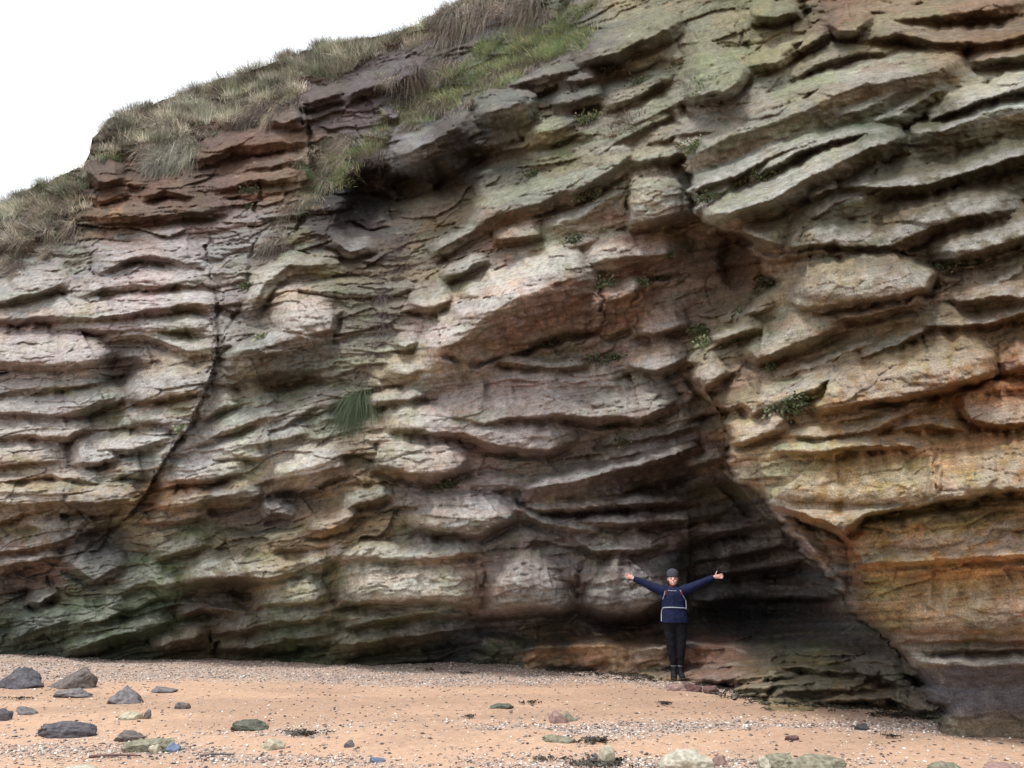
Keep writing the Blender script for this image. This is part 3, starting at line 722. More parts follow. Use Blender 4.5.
# rock material
mr, nt, b = new_mat('sandstone')
att = N(nt, 'ShaderNodeAttribute', attribute_name='Col')
uvn = N(nt, 'ShaderNodeUVMap', uv_map='strata'); tc = N(nt, 'ShaderNodeTexCoord')
mp = N(nt, 'ShaderNodeMapping'); mp.inputs['Scale'].default_value = (1.6, 34, 1); nt.links.new(uvn.outputs[0], mp.inputs[0])
lam = N(nt, 'ShaderNodeTexNoise', i_Scale=1.0, i_Detail=4.0, i_Roughness=.6, i_Distortion=.4); nt.links.new(mp.outputs[0], lam.inputs['Vector'])
g1 = N(nt, 'ShaderNodeTexNoise', i_Scale=9.0, i_Detail=6.0, i_Roughness=.68); nt.links.new(tc.outputs['Object'], g1.inputs['Vector'])
g2 = N(nt, 'ShaderNodeTexNoise', i_Scale=55.0, i_Detail=4.0, i_Roughness=.6); nt.links.new(tc.outputs['Object'], g2.inputs['Vector'])
lc = N(nt, 'ShaderNodeTexNoise', i_Scale=4.5, i_Detail=6.0, i_Roughness=.72, i_Distortion=.6); nt.links.new(tc.outputs['Object'], lc.inputs['Vector'])
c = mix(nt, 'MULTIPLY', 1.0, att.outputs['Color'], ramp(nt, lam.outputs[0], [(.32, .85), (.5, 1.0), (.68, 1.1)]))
c = mix(nt, 'MULTIPLY', 1.0, c, ramp(nt, g1.outputs[0], [(.32, .55), (.48, .95), (.56, 1.05), (.7, 1.38)]))
c = mix(nt, 'MULTIPLY', .9, c, ramp(nt, g2.outputs[0], [(.32, .60), (.5, 1.0), (.68, 1.40)]))
c = mix(nt, 'MIX', ramp(nt, lc.outputs[0], [(.60, 0.), (.68, .32)]), c, (.36, .36, .32))
c = mix(nt, 'MIX', ramp(nt, lc.outputs[0], [(.30, .40), (.38, .0)]), c, (.05, .05, .035))
nt.links.new(c, b.inputs['Base Color'])
h1 = N(nt, 'ShaderNodeMath', operation='MULTIPLY_ADD', i_Value_001=.6) if False else None
bp1 = N(nt, 'ShaderNodeBump', i_Strength=.35, i_Distance=.02); nt.links.new(lam.outputs[0], bp1.inputs['Height'])
bp2 = N(nt, 'ShaderNodeBump', i_Strength=.45, i_Distance=.04); nt.links.new(g1.outputs[0], bp2.inputs['Height']); nt.links.new(bp1.outputs[0], bp2.inputs['Normal'])
bp3 = N(nt, 'ShaderNodeBump', i_Strength=.8, i_Distance=.018); nt.links.new(g2.outputs[0], bp3.inputs['Height']); nt.links.new(bp2.outputs[0], bp3.inputs['Normal'])
nt.links.new(bp3.outputs[0], b.inputs['Normal']); b.inputs['Roughness'].default_value = .85

# one face belongs to the wall, to the buttress in front, or to the low shelf before the cave
TOPLINE = np.interp(cols, [690,703,727,770,804,870,906,1024,3200], [222,219,214,200,181,148,137,96,60])[None]
but = inside & (WY > TOPLINE+6)
shf = (~inside) & (WY > 642) & (PX > 512) & (PX < 960)
part = np.where(but, 1, np.where(shf, 2, 0))
part = np.concatenate([np.zeros((NB, NC), int), part])[:-1,:-1].ravel()
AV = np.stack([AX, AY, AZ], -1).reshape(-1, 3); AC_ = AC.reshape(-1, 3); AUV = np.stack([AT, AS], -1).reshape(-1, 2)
def piece(name, k, parent=None):
    q = Q[part == k]; u, inv_ = np.unique(q.ravel(), return_inverse=True)
    return np_mesh(name, AV[u], Q=inv_.reshape(-1, 4), mat=mr, cols=AC_[u], uv=AUV[u], parent=parent)
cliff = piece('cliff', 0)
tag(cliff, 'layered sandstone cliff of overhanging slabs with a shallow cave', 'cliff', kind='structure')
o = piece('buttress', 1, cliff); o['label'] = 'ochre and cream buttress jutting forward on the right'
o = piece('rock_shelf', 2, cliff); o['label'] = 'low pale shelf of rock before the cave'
EXPO = 1.08
# ------------------------------------------------------------------ light: bright overcast
SUN_EL, SUN_AZ = math.radians(73), math.radians(-140)      # from behind the camera, a little to the left
w = bpy.data.worlds.new('World'); scene.world = w; w.use_nodes = True
nt = w.node_tree; nt.nodes.clear()
sky = nt.nodes.new('ShaderNodeTexSky'); sky.sky_type = 'NISHITA'; sky.sun_disc = False
sky.sun_elevation = SUN_EL; sky.sun_rotation = SUN_AZ; sky.air_density = 1.0; sky.dust_density = 4.0; sky.ozone_density = 1.0
hs = nt.nodes.new('ShaderNodeHueSaturation'); hs.inputs['Saturation'].default_value = .22
bg = nt.nodes.new('ShaderNodeBackground'); bg.inputs['Strength'].default_value = .12
ow = nt.nodes.new('ShaderNodeOutputWorld')
nt.links.new(sky.outputs[0], hs.inputs['Color']); veil = nt.nodes.new('ShaderNodeMix'); veil.data_type = 'RGBA'; veil.inputs[0].default_value = .6; veil.inputs[7].default_value = (7.2, 7.5, 7.9, 1)   # the cloud layer
nt.links.new(hs.outputs[0], veil.inputs[6]); nt.links.new(veil.outputs[2], bg.inputs[0]); nt.links.new(bg.outputs[0], ow.inputs[0])
sl = bpy.data.lights.new('sun', 'SUN'); sl.energy = 1.5; sl.angle = math.radians(14); sl.color = (1, .965, .92)
so = bpy.data.objects.new('sun', sl); COL.objects.link(so)
dv = Vector((math.sin(SUN_AZ)*math.cos(SUN_EL), math.cos(SUN_AZ)*math.cos(SUN_EL), math.sin(SUN_EL)))
so.rotation_euler = dv.to_track_quat('Z', 'Y').to_euler()
scene.view_settings.view_transform = 'Standard'; scene.view_settings.look = 'None'
scene.view_settings.exposure = EXPO; scene.view_settings.gamma = 1
scene.render.engine = 'CYCLES'
# ------------------------------------------------------------------ beach
def axis(a, b, st, far, gr=1.12):
    m = np.arange(a, b, st); k = []; s = st; x = b
    while x < far: s *= gr; x += s; k.append(x)
    k2 = []; s = st; x = a
    while x > -far: s *= gr; x -= s; k2.append(x)
    return np.concatenate([k2[::-1], m, k])
ax = axis(-11, 9, .03, 900); ay = axis(6.2, 15.5, .028, 900)
XX, YY = np.meshgrid(ax, ay)
near = (np.abs(XX) < 14) & (YY < 18) & (YY > 4)
ZZ = zsand(XX, YY) + np.where(near, .007*fbm(XX*5, YY*5, 4, 111)+.004*fbm(XX*22, YY*22, 2, 113), 0)
ZZ -= .35*sstep(18, 30, YY)
# shingle bands: pixel row of the band under the cliff and a second, broken one nearer
def shingle(X, Y):
    Y0 = 12.6 + .5*fbm(X*.35, X*0, 3, 121) + np.where(X > 1.5, -.9*(X-1.5)*.75, 0) + np.where(X < -3, .35*(-3-X)*.25, 0)
    b1 = np.exp(-np.clip(Y0-Y, 0, None)**2/.16)*(.75+.4*fbm(X*1.5, Y*2, 3, 122))
    b2 = np.exp(-((Y-8.75-.35*gnoise(X*.4, X*0, 123)-.10*X)/.38)**2)*sstep(.0, .35, fbm(X*.5+9, Y*.9, 3, 124)+.22)
    b3 = np.exp(-((Y-7.5+.1*X)/.30)**2)*sstep(0, .5, fbm(X*.6+4, Y*.9, 3, 125)+.25)
    return np.clip(np.maximum(np.maximum(b1, .95*b2), .75*b3), 0, 1)
sh = shingle(XX, YY)
damp = sstep(-.1, .5, fbm(XX*.5, YY*1.1, 5, 126)+.35*np.exp(-((YY-10.4)/1.1)**2))
c_sand = np.array([.44,.29,.20]); c_damp = np.array([.33,.22,.155]); c_sh = np.array([.32,.265,.235])
c_ = c_sand*(1-damp[...,None]*.8)+c_damp*damp[...,None]*.8
c_ = c_*(1-sh[...,None]*.8)+c_sh*sh[...,None]*.8
ms, nt, b = new_mat('beach_sand')
att = N(nt, 'ShaderNodeAttribute', attribute_name='Col'); tc = N(nt, 'ShaderNodeTexCoord')
n1 = N(nt, 'ShaderNodeTexNoise', i_Scale=160.0, i_Detail=3.0); n2 = N(nt, 'ShaderNodeTexNoise', i_Scale=14.0, i_Detail=8.0, i_Roughness=.65)
vo = N(nt, 'ShaderNodeTexVoronoi', i_Scale=48.0)
for q in (n1, n2, vo): nt.links.new(tc.outputs['Object'], q.inputs['Vector'])
c = mix(nt, 'MULTIPLY', .8, att.outputs['Color'], ramp(nt, n1.outputs[0], [(.3, .60), (.7, 1.25)]))
c = mix(nt, 'MULTIPLY', .8, c, ramp(nt, n2.outputs[0], [(.3, .78), (.7, 1.18)]))
nt.links.new(c, b.inputs['Base Color'])
bp = N(nt, 'ShaderNodeBump', i_Strength=.5, i_Distance=.02); nt.links.new(n2.outputs[0], bp.inputs['Height'])
bq = N(nt, 'ShaderNodeBump', i_Strength=.5, i_Distance=.005); nt.links.new(n1.outputs[0], bq.inputs['Height']); nt.links.new(bp.outputs[0], bq.inputs['Normal'])
nt.links.new(bq.outputs[0], b.inputs['Normal'])
ny, nx = XX.shape; idx = np.arange(ny*nx).reshape(ny, nx)
Qs = np.stack([idx[:-1,:-1], idx[:-1,1:], idx[1:,1:], idx[1:,:-1]], -1).reshape(-1, 4)
beach = np_mesh('beach', np.stack([XX, YY, ZZ], -1).reshape(-1, 3), Q=Qs, mat=ms, cols=c_.reshape(-1, 3))
tag(beach, 'pale orange sand beach with bands of shingle below the cliff', 'beach', kind='structure')
# ------------------------------------------------------------------ vegetation
GXv, GYv, GZv = Vx, Vy, Vz
def surf_at(i, j, k=5):
    i0, i1 = np.clip(i-k, 0, NRW-1), np.clip(i+k, 0, NRW-1); j0, j1 = np.clip(j-k, 0, NC-1), np.clip(j+k, 0, NC-1)
    P = np.stack([Vx[i,j], Vy[i,j], Vz[i,j]], -1)
    a = np.stack([Vx[i,j1]-Vx[i,j0], Vy[i,j1]-Vy[i,j0], Vz[i,j1]-Vz[i,j0]], -1)
    b_ = np.stack([Vx[i1,j]-Vx[i0,j], Vy[i1,j]-Vy[i0,j], Vz[i1,j]-Vz[i0,j]], -1)
    n = np.cross(b_, a); n /= np.linalg.norm(n, axis=-1, keepdims=True)+1e-9
    n *= np.where(n[..., 1:2] > 0, -1, 1)
    return P, n
def pick(poly, count):
    P = np.array(poly, float)
    j0, j1 = np.searchsorted(cols, P[:,0].min()), np.searchsorted(cols, P[:,0].max())
    sub = inpoly(PX[:, j0:j1], PY[:, j0:j1], poly)
    ii, jj = np.nonzero(sub)
    # even cover in the picture plane: weight by the area each grid point stands for
    wt = np.gradient(PY, axis=0)[ii, jj+j0]*np.gradient(cols)[jj+j0]; wt = np.clip(wt, 0, None); wt /= wt.sum()
    s = rng.choice(len(ii), count, p=wt)
    return ii[s], jj[s]+j0
def at_px(x, y):
    j = int(np.argmin(np.abs(cols-x))); i = int(np.argmin(np.abs(PY[:, j]-y))); return i, j
def blades(root, dr, L, W, droop, colr, curl=.15):
    n = len(root); dr = dr/np.linalg.norm(dr, axis=1, keepdims=True)
    side = np.cross(dr, rng.normal(size=(n,3))); side /= np.linalg.norm(side, axis=1, keepdims=True)+1e-9
    bend = rng.normal(size=(n,3))*curl
    lv = []
    for t, wf_ in ((0, 1), (.35, .9), (.7, .6), (1, 0)):
        p = root + dr*(L*t)[:,None] + bend*(L*t*t)[:,None] + np.array([0,0,-1.])*(droop*L*t*t)[:,None]
        if wf_ > 0: lv += [p-side*(W*wf_/2)[:,None], p+side*(W*wf_/2)[:,None]]
        else: lv.append(p)
    V = np.stack(lv, 1).reshape(-1, 3); o = (np.arange(n)*7)[:,None]
    Q = np.concatenate([o+np.array([0,1,3,2]), o+np.array([2,3,5,4])]); Tt = o+np.array([4,5,6])
    return V, Q, Tt, np.repeat(colr, 7, 0)
mg, nt, b = new_mat('grass_blades')
att = N(nt, 'ShaderNodeAttribute', attribute_name='Col'); nt.links.new(att.outputs['Color'], b.inputs['Base Color']); b.inputs['Roughness'].default_value = .7
DRY = np.array([[.46,.45,.37],[.36,.35,.28],[.17,.15,.125],[.60,.58,.51],[.38,.34,.29],[.25,.28,.20]]); GREEN = np.array([[.10,.15,.07],[.14,.19,.09],[.20,.23,.13],[.09,.12,.06],[.26,.26,.17]])
BROWN = np.array([[.15,.12,.095],[.21,.17,.14],[.11,.09,.08],[.26,.22,.17],[.16,.17,.11],[.09,.07,.06]]); PALEG = np.array([[.32,.36,.26],[.44,.46,.37],[.21,.26,.17],[.56,.56,.48],[.15,.18,.12]])
def clumps(poly, n, per, pal, L0, L1, up, out, droop, spread=.10, w=.007, acc=None, centre=None, holes=-.18):
    if centre is None: ii, jj = pick(poly, n)
    else: ii, jj = np.array([centre[0]]*n), np.array([centre[1]]*n)
    P, nn = surf_at(ii, jj)
    if centre is None and holes is not None:
        kp = fbm(P[:,0]*1.3+3, P[:,2]*1.8, 3, 402) > holes; P = P[kp]; nn = nn[kp]; n = len(P)
    cl_ = np.repeat(np.arange(n), per); m = len(cl_)
    tone = pal[rng.integers(0, len(pal), n)]*(.8+.4*rng.random((n,1)))*(1+.9*gnoise(P[:,0]*1.3, P[:,2]*1.9, 400))[:,None].clip(.45, 1.5)
    lean = rng.normal(size=(n,3))*.22; Ls = (L0+(L1-L0)*rng.random(n))*(1+.7*gnoise(P[:,0]*1.7, P[:,2]*1.7, 401)).clip(.55, 1.6)
    off = rng.normal(size=(m,3))*spread*np.array([1,.6,.5])
    root = P[cl_]+off; root -= nn[cl_]*((off*nn[cl_]).sum(1)+.03)[:,None]
    dr = np.array([0,0,1.])*up + nn[cl_]*out + lean[cl_] + off/spread*.22 + rng.normal(size=(m,3))*.16
    col_ = tone[cl_]*(.7+.6*rng.random((m,1)))
    return blades(root, dr, Ls[cl_]*(.5+.7*rng.random(m)), w*(.6+.8*rng.random(m)), np.full(m, droop)*(.4+1.2*rng.random(m)), col_)
def merge(parts):
    V = []; Q_ = []; T_ = []; C_ = []; o = 0
    for v, q, t, c in parts: V.append(v); Q_.append(q+o); T_.append(t+o); C_.append(c); o += len(v)
    return np.concatenate(V), np.concatenate(Q_), np.concatenate(T_), np.concatenate(C_)
def veg(name, parts, mat=None):
    V, Q_, T_, C_ = merge(parts); return np_mesh(name, V, Q=Q_, T=T_, mat=mat or mg, cols=C_, smooth=False)

BRINK = [(88,165),(95,136),(110,112),(200,80),(340,34),(455,-6),(560,-60),(600,-40),(560,-5),(500,5),(455,20),(420,45),(370,58),(340,82),(300,72),(296,95),(262,104),(246,118),(232,132),(200,140),(182,160),(150,155),(125,148)]
dry = [clumps(BRINK, 900, 46, DRY, .22, .5, .9, .35, .35), clumps(BRINK, 380, 46, PALEG, .18, .38, 1, .3, .25),
       clumps([(150,110),(340,40),(455,0),(450,16),(340,75),(200,125)], 360, 46, PALEG, .2, .45, 1, .2, .2),
       clumps([(-20,215),(0,202),(50,178),(86,164),(96,200),(85,216),(60,214),(34,250),(0,272),(-20,290)], 260, 46, DRY, .2, .42, .8, .4, .4),
       clumps([(-20,215),(0,202),(50,178),(86,164),(90,190),(40,210),(0,232),(-20,240)], 150, 46, PALEG, .2, .4, 1, .3, .3),
       clumps([(-240,290),(0,206),(0,260),(-240,340)], 240, 30, DRY, .2, .5, .9, .3, .3),
       clumps([(590,118),(640,108),(640,135),(600,142)], 34, 36, BROWN*1.3, .15, .3, .5, .5, .6),
       clumps([(455,0),(700,-150),(800,-170),(600,-60),(540,-10)], 220, 34, DRY, .2, .5, .9, .3, .3)]
dry.append(clumps([(96,140),(110,116),(200,84),(340,40),(450,6),(440,40),(340,80),(262,108),(200,142),(130,150)], 150, 60, BROWN*.7, .12, .26, .7, .6, .4, spread=.13, w=.009, holes=-1))
o = veg('dry_grass', dry); tag(o, 'dry tan and pale green grass along the brink of the cliff', 'grass', kind='stuff')
gr = [clumps([(515,30),(560,24),(592,34),(588,50),(545,62),(505,78),(482,98),(455,108),(430,122),(400,134),(372,156),(350,182),(334,192),(342,160),(392,112),(432,86),(462,64),(492,36)], 560, 46, GREEN*1.5, .18, .38, .8, .5, .5, holes=-.5),
      clumps([(470,80),(540,40),(585,40),(500,90)], 170, 46, GREEN*1.7, .2, .4, .9, .4, .5, holes=-1),
      clumps([(300,160),(330,150),(345,180),(318,210),(296,214)], 60, 40, GREEN, .2, .35, .3, .6, .9),
      clumps([(560,0),(600,0),(590,22),(560,22)], 60, 40, GREEN, .2, .3, .3, .6, .8),
      clumps([(60,185),(92,175),(96,205),(70,210)], 30, 40, GREEN*1.2, .15, .3, .6, .6, .6),
      clumps([(96,150),(130,148),(122,160),(98,162)], 24, 40, GREEN, .15, .25, .5, .6, .6)]
o = veg('green_grass', gr); tag(o, 'fresh green grass on the sloping shelf below the brink', 'grass', kind='stuff')
hang = [clumps([(455,-10),(545,-30),(545,18),(500,20),(470,34),(452,40),(430,40)], 200, 50, BROWN*1.25, .35, .7, .1, .6, 1.5),
        clumps([(308,150),(330,140),(352,132),(344,160),(326,186),(304,206),(290,214),(300,196),(318,186)], 240, 44, BROWN*1.35, .16, .36, .15, .6, 1.2),
        clumps([(308,150),(330,140),(352,132),(344,160),(326,186),(304,206)], 90, 44, GREEN, .16, .34, .25, .6, 1.1),
        clumps([(372,128),(392,116),(398,128),(380,160),(366,168)], 60, 44, BROWN, .15, .34, .15, .5, 1.2),
        clumps([(285,205),(300,200),(296,222),(276,252),(264,262),(262,250)], 70, 36, BROWN, .15, .35, .1, .5, 1.3),
        clumps([(15,215),(60,196),(82,200),(78,232),(40,262),(0,286),(0,250)], 230, 50, BROWN*1.3, .18, .42, .3, .6, 1.1),
        clumps([(380,75),(440,58),(470,62),(430,88),(392,100)], 110, 50, BROWN, .25, .5, .1, .6, 1.4),
        clumps([(140,150),(182,140),(200,150),(176,172),(150,168)], 110, 50, DRY*.85, .3, .6, .2, .6, 1.2),
        clumps([(240,108),(300,92),(306,104),(262,122),(246,126)], 90, 50, BROWN*1.3, .25, .5, .1, .6, 1.3),
        clumps([(486,66),(545,62),(560,55),(520,76),(488,84)], 110, 50, BROWN*1.3, .25, .45, .1, .6, 1.4),
        clumps([(400,100),(455,90),(480,98),(440,124),(404,132)], 110, 50, BROWN*1.3, .2, .4, .1, .6, 1.4),
        clumps([(262,96),(300,80),(306,94),(262,106)], 60, 46, DRY, .2, .4, .6, .5, .6)]
o = veg('hanging_grass', hang); tag(o, 'brown curtains of dead grass and roots hanging over the edge', 'grass', kind='stuff')
roots = [clumps([(405,215),(425,225),(395,290),(385,350),(372,400),(358,395),(372,330),(385,270)], 120, 18, np.array([[.09,.07,.08],[.13,.10,.10],[.07,.05,.05]]), .2, .45, 0, .25, 1.2, w=.006),
         clumps([(295,425),(330,405),(345,430),(330,455),(300,450)], 50, 16, np.array([[.10,.08,.06],[.14,.10,.08]]), .1, .25, .3, .6, .8),
         clumps([(100,345),(150,350),(155,385),(110,388)], 40, 14, np.array([[.09,.08,.07]]), .08, .2, .2, .5, .8)]
o = veg('dead_roots', roots); tag(o, 'thin dark roots trailing down the seam beneath the turf', 'roots', kind='stuff')

# single tussocks one can point at
TUFTS = [ # x, y, palette, clumps, blades, L, up, out, droop, spread, label
 (360,396,GREEN[:4]*.62,10,190,1.15,.10,.36,1.5,.11,'long green tussock hanging on its own in the middle of the rock face'),
 (340,72,PALEG,4,120,.40,.9,.5,.5,.14,'pale rounded tussock where the brink steps up'),
 (283,56,BROWN*1.2,4,120,.36,1,.2,.2,.16,'brown bushy tussock standing up on the skyline'),
 (318,46,BROWN*1.1,4,110,.30,1,.2,.2,.14,'smaller brown tussock on the skyline, uphill of the bushy one'),
 (275,88,DRY,5,150,.46,.3,.8,1.0,.17,'broad straw tussock drooping over the red block'),
 (303,168,GREEN,3,110,.34,.2,.7,1.0,.08,'dark green tuft at the head of the vertical joint'),
 (68,190,PALEG*.9,4,110,.40,.8,.6,.6,.14,'pale green tussock on the low left end of the brink'),
 (165,128,DRY*1.1,5,120,.5,.6,.8,.8,.2,'bleached long straw tussock above the brown beds'),
 (548,40,GREEN*1.2,5,130,.36,.7,.7,.8,.2,'bright green tussock at the upper end of the grassy shelf'),
 (236,400,BROWN,2,70,.2,.4,.7,.8,.06,'small withered tuft beside the dark joint'),
]
for x, y, pal_, nc, per, L_, up_, out_, dr_, sp_, lab in TUFTS:
    o = veg('grass_tussock', [clumps(None, nc, per, pal_, L_*.8, L_*1.15, up_, out_, dr_, spread=sp_, centre=at_px(x, y))])
    tag(o, lab, 'grass tussock', 'tussocks on the cliff')

# leafy plants rooted in cracks
ml, nt, b = new_mat('leaf'); att = N(nt, 'ShaderNodeAttribute', attribute_name='Col'); nt.links.new(att.outputs['Color'], b.inputs['Base Color']); b.inputs['Roughness'].default_value = .55
def leafy(x, y, r, n, label, pal_=GREEN, stretch=1.0, kind='leafy_plant'):
    i, j = at_px(x, y); P, nn = surf_at(np.array([i]), np.array([j])); P = P[0]; nn = nn[0]
    V = [P-nn*.05]; Q_ = []; T_ = []; C_ = [np.array([.06,.07,.03])]; r = r*1.3; n = int(n*2.2)
    for k in range(n):
        q = rng.normal(size=3)*np.array([r*stretch, r*.5, r*.6]); q -= nn*min(0, q@nn)*1.2
        c0 = P+q*.8+nn*.02
        d = q/r*.7+nn*.8+np.array([0,0,.35])+rng.normal(size=3)*.35; d /= np.linalg.norm(d)
        s = np.cross(d, rng.normal(size=3)); s /= np.linalg.norm(s)+1e-9; up_ = np.cross(s, d)
        l = rng.uniform(.028, .060); w_ = l*.42
        o_ = len(V)
        V += [c0, c0+d*l*.4+s*w_+up_*.006, c0+d*l*.45-up_*.004, c0+d*l*.4-s*w_+up_*.006, c0+d*l*.8+s*w_*.5, c0+d*l-np.array([0,0,.012]), c0+d*l*.8-s*w_*.5]
        Q_ += [[o_, o_+1, o_+2, o_+3], [o_+2, o_+1, o_+4, o_+5], [o_+3, o_+2, o_+5, o_+6]]; V.append(c0+s*.004); T_.append([0, o_, o_+7])
        C_ += [pal_[rng.integers(0, len(pal_))]*rng.uniform(.6, 1.25)]*8
    o = np_mesh(kind, np.array(V), Q=np.array(Q_), T=np.array(T_), mat=ml, cols=np.array(C_), smooth=False)
    tag(o, label, 'plant', 'small green plants rooted in the cracks')
LEAFY = [
 (248,192,.10,70,'dark green leafy plant in the crack high in the brown beds'),
 (247,209,.07,40,'smaller leafy plant just under the one in the brown beds'),
 (248,288,.08,50,'dark creeping plant in the joint left of the pink block'),
 (262,338,.06,36,'green sprig on the ledge below the pink block'),
 (182,431,.06,34,'bright green sprig at the foot of the pale column'),
 (612,72,.16,130,'dark ivy filling the hollow near the top of the slabs'),
 (640,84,.10,60,'dark ivy trailing down right of the hollow'),
 (548,88,.09,50,'creeping plant beneath the dark stacked boulders'),
 (535,118,.08,46,'leafy sprig behind the pale wedge of stone'),
 (588,122,.13,100,'light green plant in the gap behind the pale wedge'),
 (570,140,.13,90,'dark ivy spreading under the pale wedge'),
 (533,176,.09,50,'dark sprig on the lower side of the long diagonal ledge'),
 (581,194,.08,44,'dark plant in the pink hollow left of the nose block'),
 (600,197,.07,44,'plant nearest the nose block in the pink hollow'),
 (553,212,.08,46,'dark leaves under the long diagonal ledge'),
 (575,242,.09,52,'dark green leaves behind the white slab'),
 (602,288,.13,110,'round green fern at the back corner of the big pink slab'),
 (640,283,.06,34,'small fern on the seam right of the big pink slab'),
 (664,280,.07,40,'dark fern at the right end of the seam beside the pink slab'),
 (668,254,.05,30,'tiny sprig in the pale slab above the seam'),
 (555,344,.10,60,'dark creeping plant below the big pink slab'),
 (592,362,.12,80,'broad dark plant under the brown face, left of its pair'),
 (616,360,.09,56,'dark plant under the brown face, right of its pair'),
 (608,427,.09,50,'dark tuft of leaves on the lower pink ledge'),
 (624,440,.08,44,'dark leaves just beneath the lower pink ledge'),
 (650,425,.07,40,'lone dark sprig right of the lower pink ledge'),
 (712,94,.17,120,'green plants in the notch under the pitted boulder'),
 (696,148,.10,64,'green sprig between the long grey slabs, far left end'),
 (760,177,.11,80,'bright green grassy sprig on the pointed white slab'),
 (738,180,.07,44,'small green sprig left of the bright one on the white slab'),
 (709,201,.10,60,'dark plant beside the tip of the white prow'),
 (955,264,.20,170,'large dark fern in the deep shadowed gap on the right'),
 (766,283,.09,56,'plant hanging at the back of the cream block'),
 (734,317,.11,90,'bright green fern on the shelf left of the cream block'),
 (700,333,.10,80,'green fern at the outer end of the shelf'),
 (706,347,.08,56,'fresh green sprig below the shelf end'),
 (740,340,.09,60,'fern in the step beneath the shelf'),
 (776,366,.07,40,'dark moss cushion on the rough ledge'),
 (788,399,.13,100,'dark fern in the laminated recess above the ochre block'),
 (448,488,.11,60,'dark mossy patch under the tan slab'),
]
for a_ in LEAFY: leafy(a_[0], a_[1], a_[2], a_[3], a_[4], pal_=GREEN*(1.3 if 'green ' in a_[4] and 'dark' not in a_[4] else .6))
# ------------------------------------------------------------------ stones and wrack on the beach
import bmesh
def stone_mat(name, col, col2): return simple_mat(name, col, .85, .15, 22, .9, col2)
SM = {
 'slate': stone_mat('slate_rock', (.10,.095,.105), (.045,.043,.05)), 'brown': stone_mat('brown_rock', (.15,.125,.115), (.065,.055,.053)),
 'grey': stone_mat('grey_rock', (.17,.155,.155), (.08,.073,.075)), 'pale': stone_mat('pale_rock', (.38,.34,.25), (.22,.20,.15)),
 'olive': stone_mat('olive_rock', (.22,.205,.15), (.09,.088,.062)), 'pink': stone_mat('pink_rock', (.27,.18,.155), (.15,.10,.09)),
 'green': stone_mat('green_rock', (.11,.11,.085), (.045,.048,.038)), 'blue': stone_mat('blue_rock', (.13,.16,.23), (.08,.10,.14)),
 'red': stone_mat('red_rock', (.15,.085,.075), (.07,.045,.045)), 'cream': stone_mat('cream_rock', (.40,.37,.30), (.22,.21,.165)),
 'dark': stone_mat('wet_rock', (.06,.055,.055), (.028,.028,.03)),
}
_ico = {}
def ico(sub):
    if sub not in _ico:
        bm = bmesh.new(); bmesh.ops.create_icosphere(bm, subdivisions=sub, radius=1)
        _ico[sub] = (np.array([v.co[:] for v in bm.verts]), np.array([[v.index for v in f.verts] for f in bm.faces])); bm.free()
    return _ico[sub]
def place_px(cx, yb):
    Y = float(sand_hit(float(cx), float(yb))); rx, _ = ray(cx, yb); return rx*Y, Y
def stone(box, m, label, seed, ang=.55, peak=None, yaw=0, name='rock', cat='rock', group='loose rocks on the sand', hk=.75, dk=.8):
    x0, y0, x1, y1 = box; cx = (x0+x1)/2
    X, Y = place_px(cx, y1-1); f = F*CP-(384-y1)*SP
    wd = (x1-x0)*Y/f; h = (y1-y0)*Y/f*hk; dp = max(wd*.45, min(wd*dk, h*1.8)); h = max(h, .02)
    V, Fc = ico(5 if x1-x0 > 30 else 4); V = V.copy(); r = np.random.default_rng(seed)
    nrm = r.normal(size=(13, 3)); nrm /= np.linalg.norm(nrm, axis=1, keepdims=True)
    for q in nrm:
        d = r.uniform(ang, ang+.25); s = V@q; V -= np.where(s > d, s-d, 0)[:,None]*q*.93
    V /= np.abs(V).max(0)
    n_ = fbm(V[:,0]*2.3+seed, V[:,2]*2.3+V[:,1]*1.7, 4, seed); V *= (1+.20*n_)[:,None]
    V *= (1+.09*fbm(V[:,0]*9+seed, V[:,2]*9+V[:,1]*6, 3, seed+3))[:,None]
    if peak is not None:     # the crest leans to one side: taper towards it
        k = np.clip((V[:,2]+.2)/1.2, 0, 1); V[:,0] = V[:,0]*(1-.62*k)+peak*k; V[:,1] *= 1-.5*k
    V[:,0] *= wd/2/max(1e-6, np.abs(V[:,0]).max()); V[:,1] *= dp/2; V[:,2] = (V[:,2]*.6+.14)*h/.74
    o = np_mesh(name, V, T=Fc, mat=SM[m]); o.location = (X, Y+dp*.38, float(zsand(X, Y+dp*.3))); o.rotation_euler = (0, 0, yaw)
    return tag(o, label, cat, group)
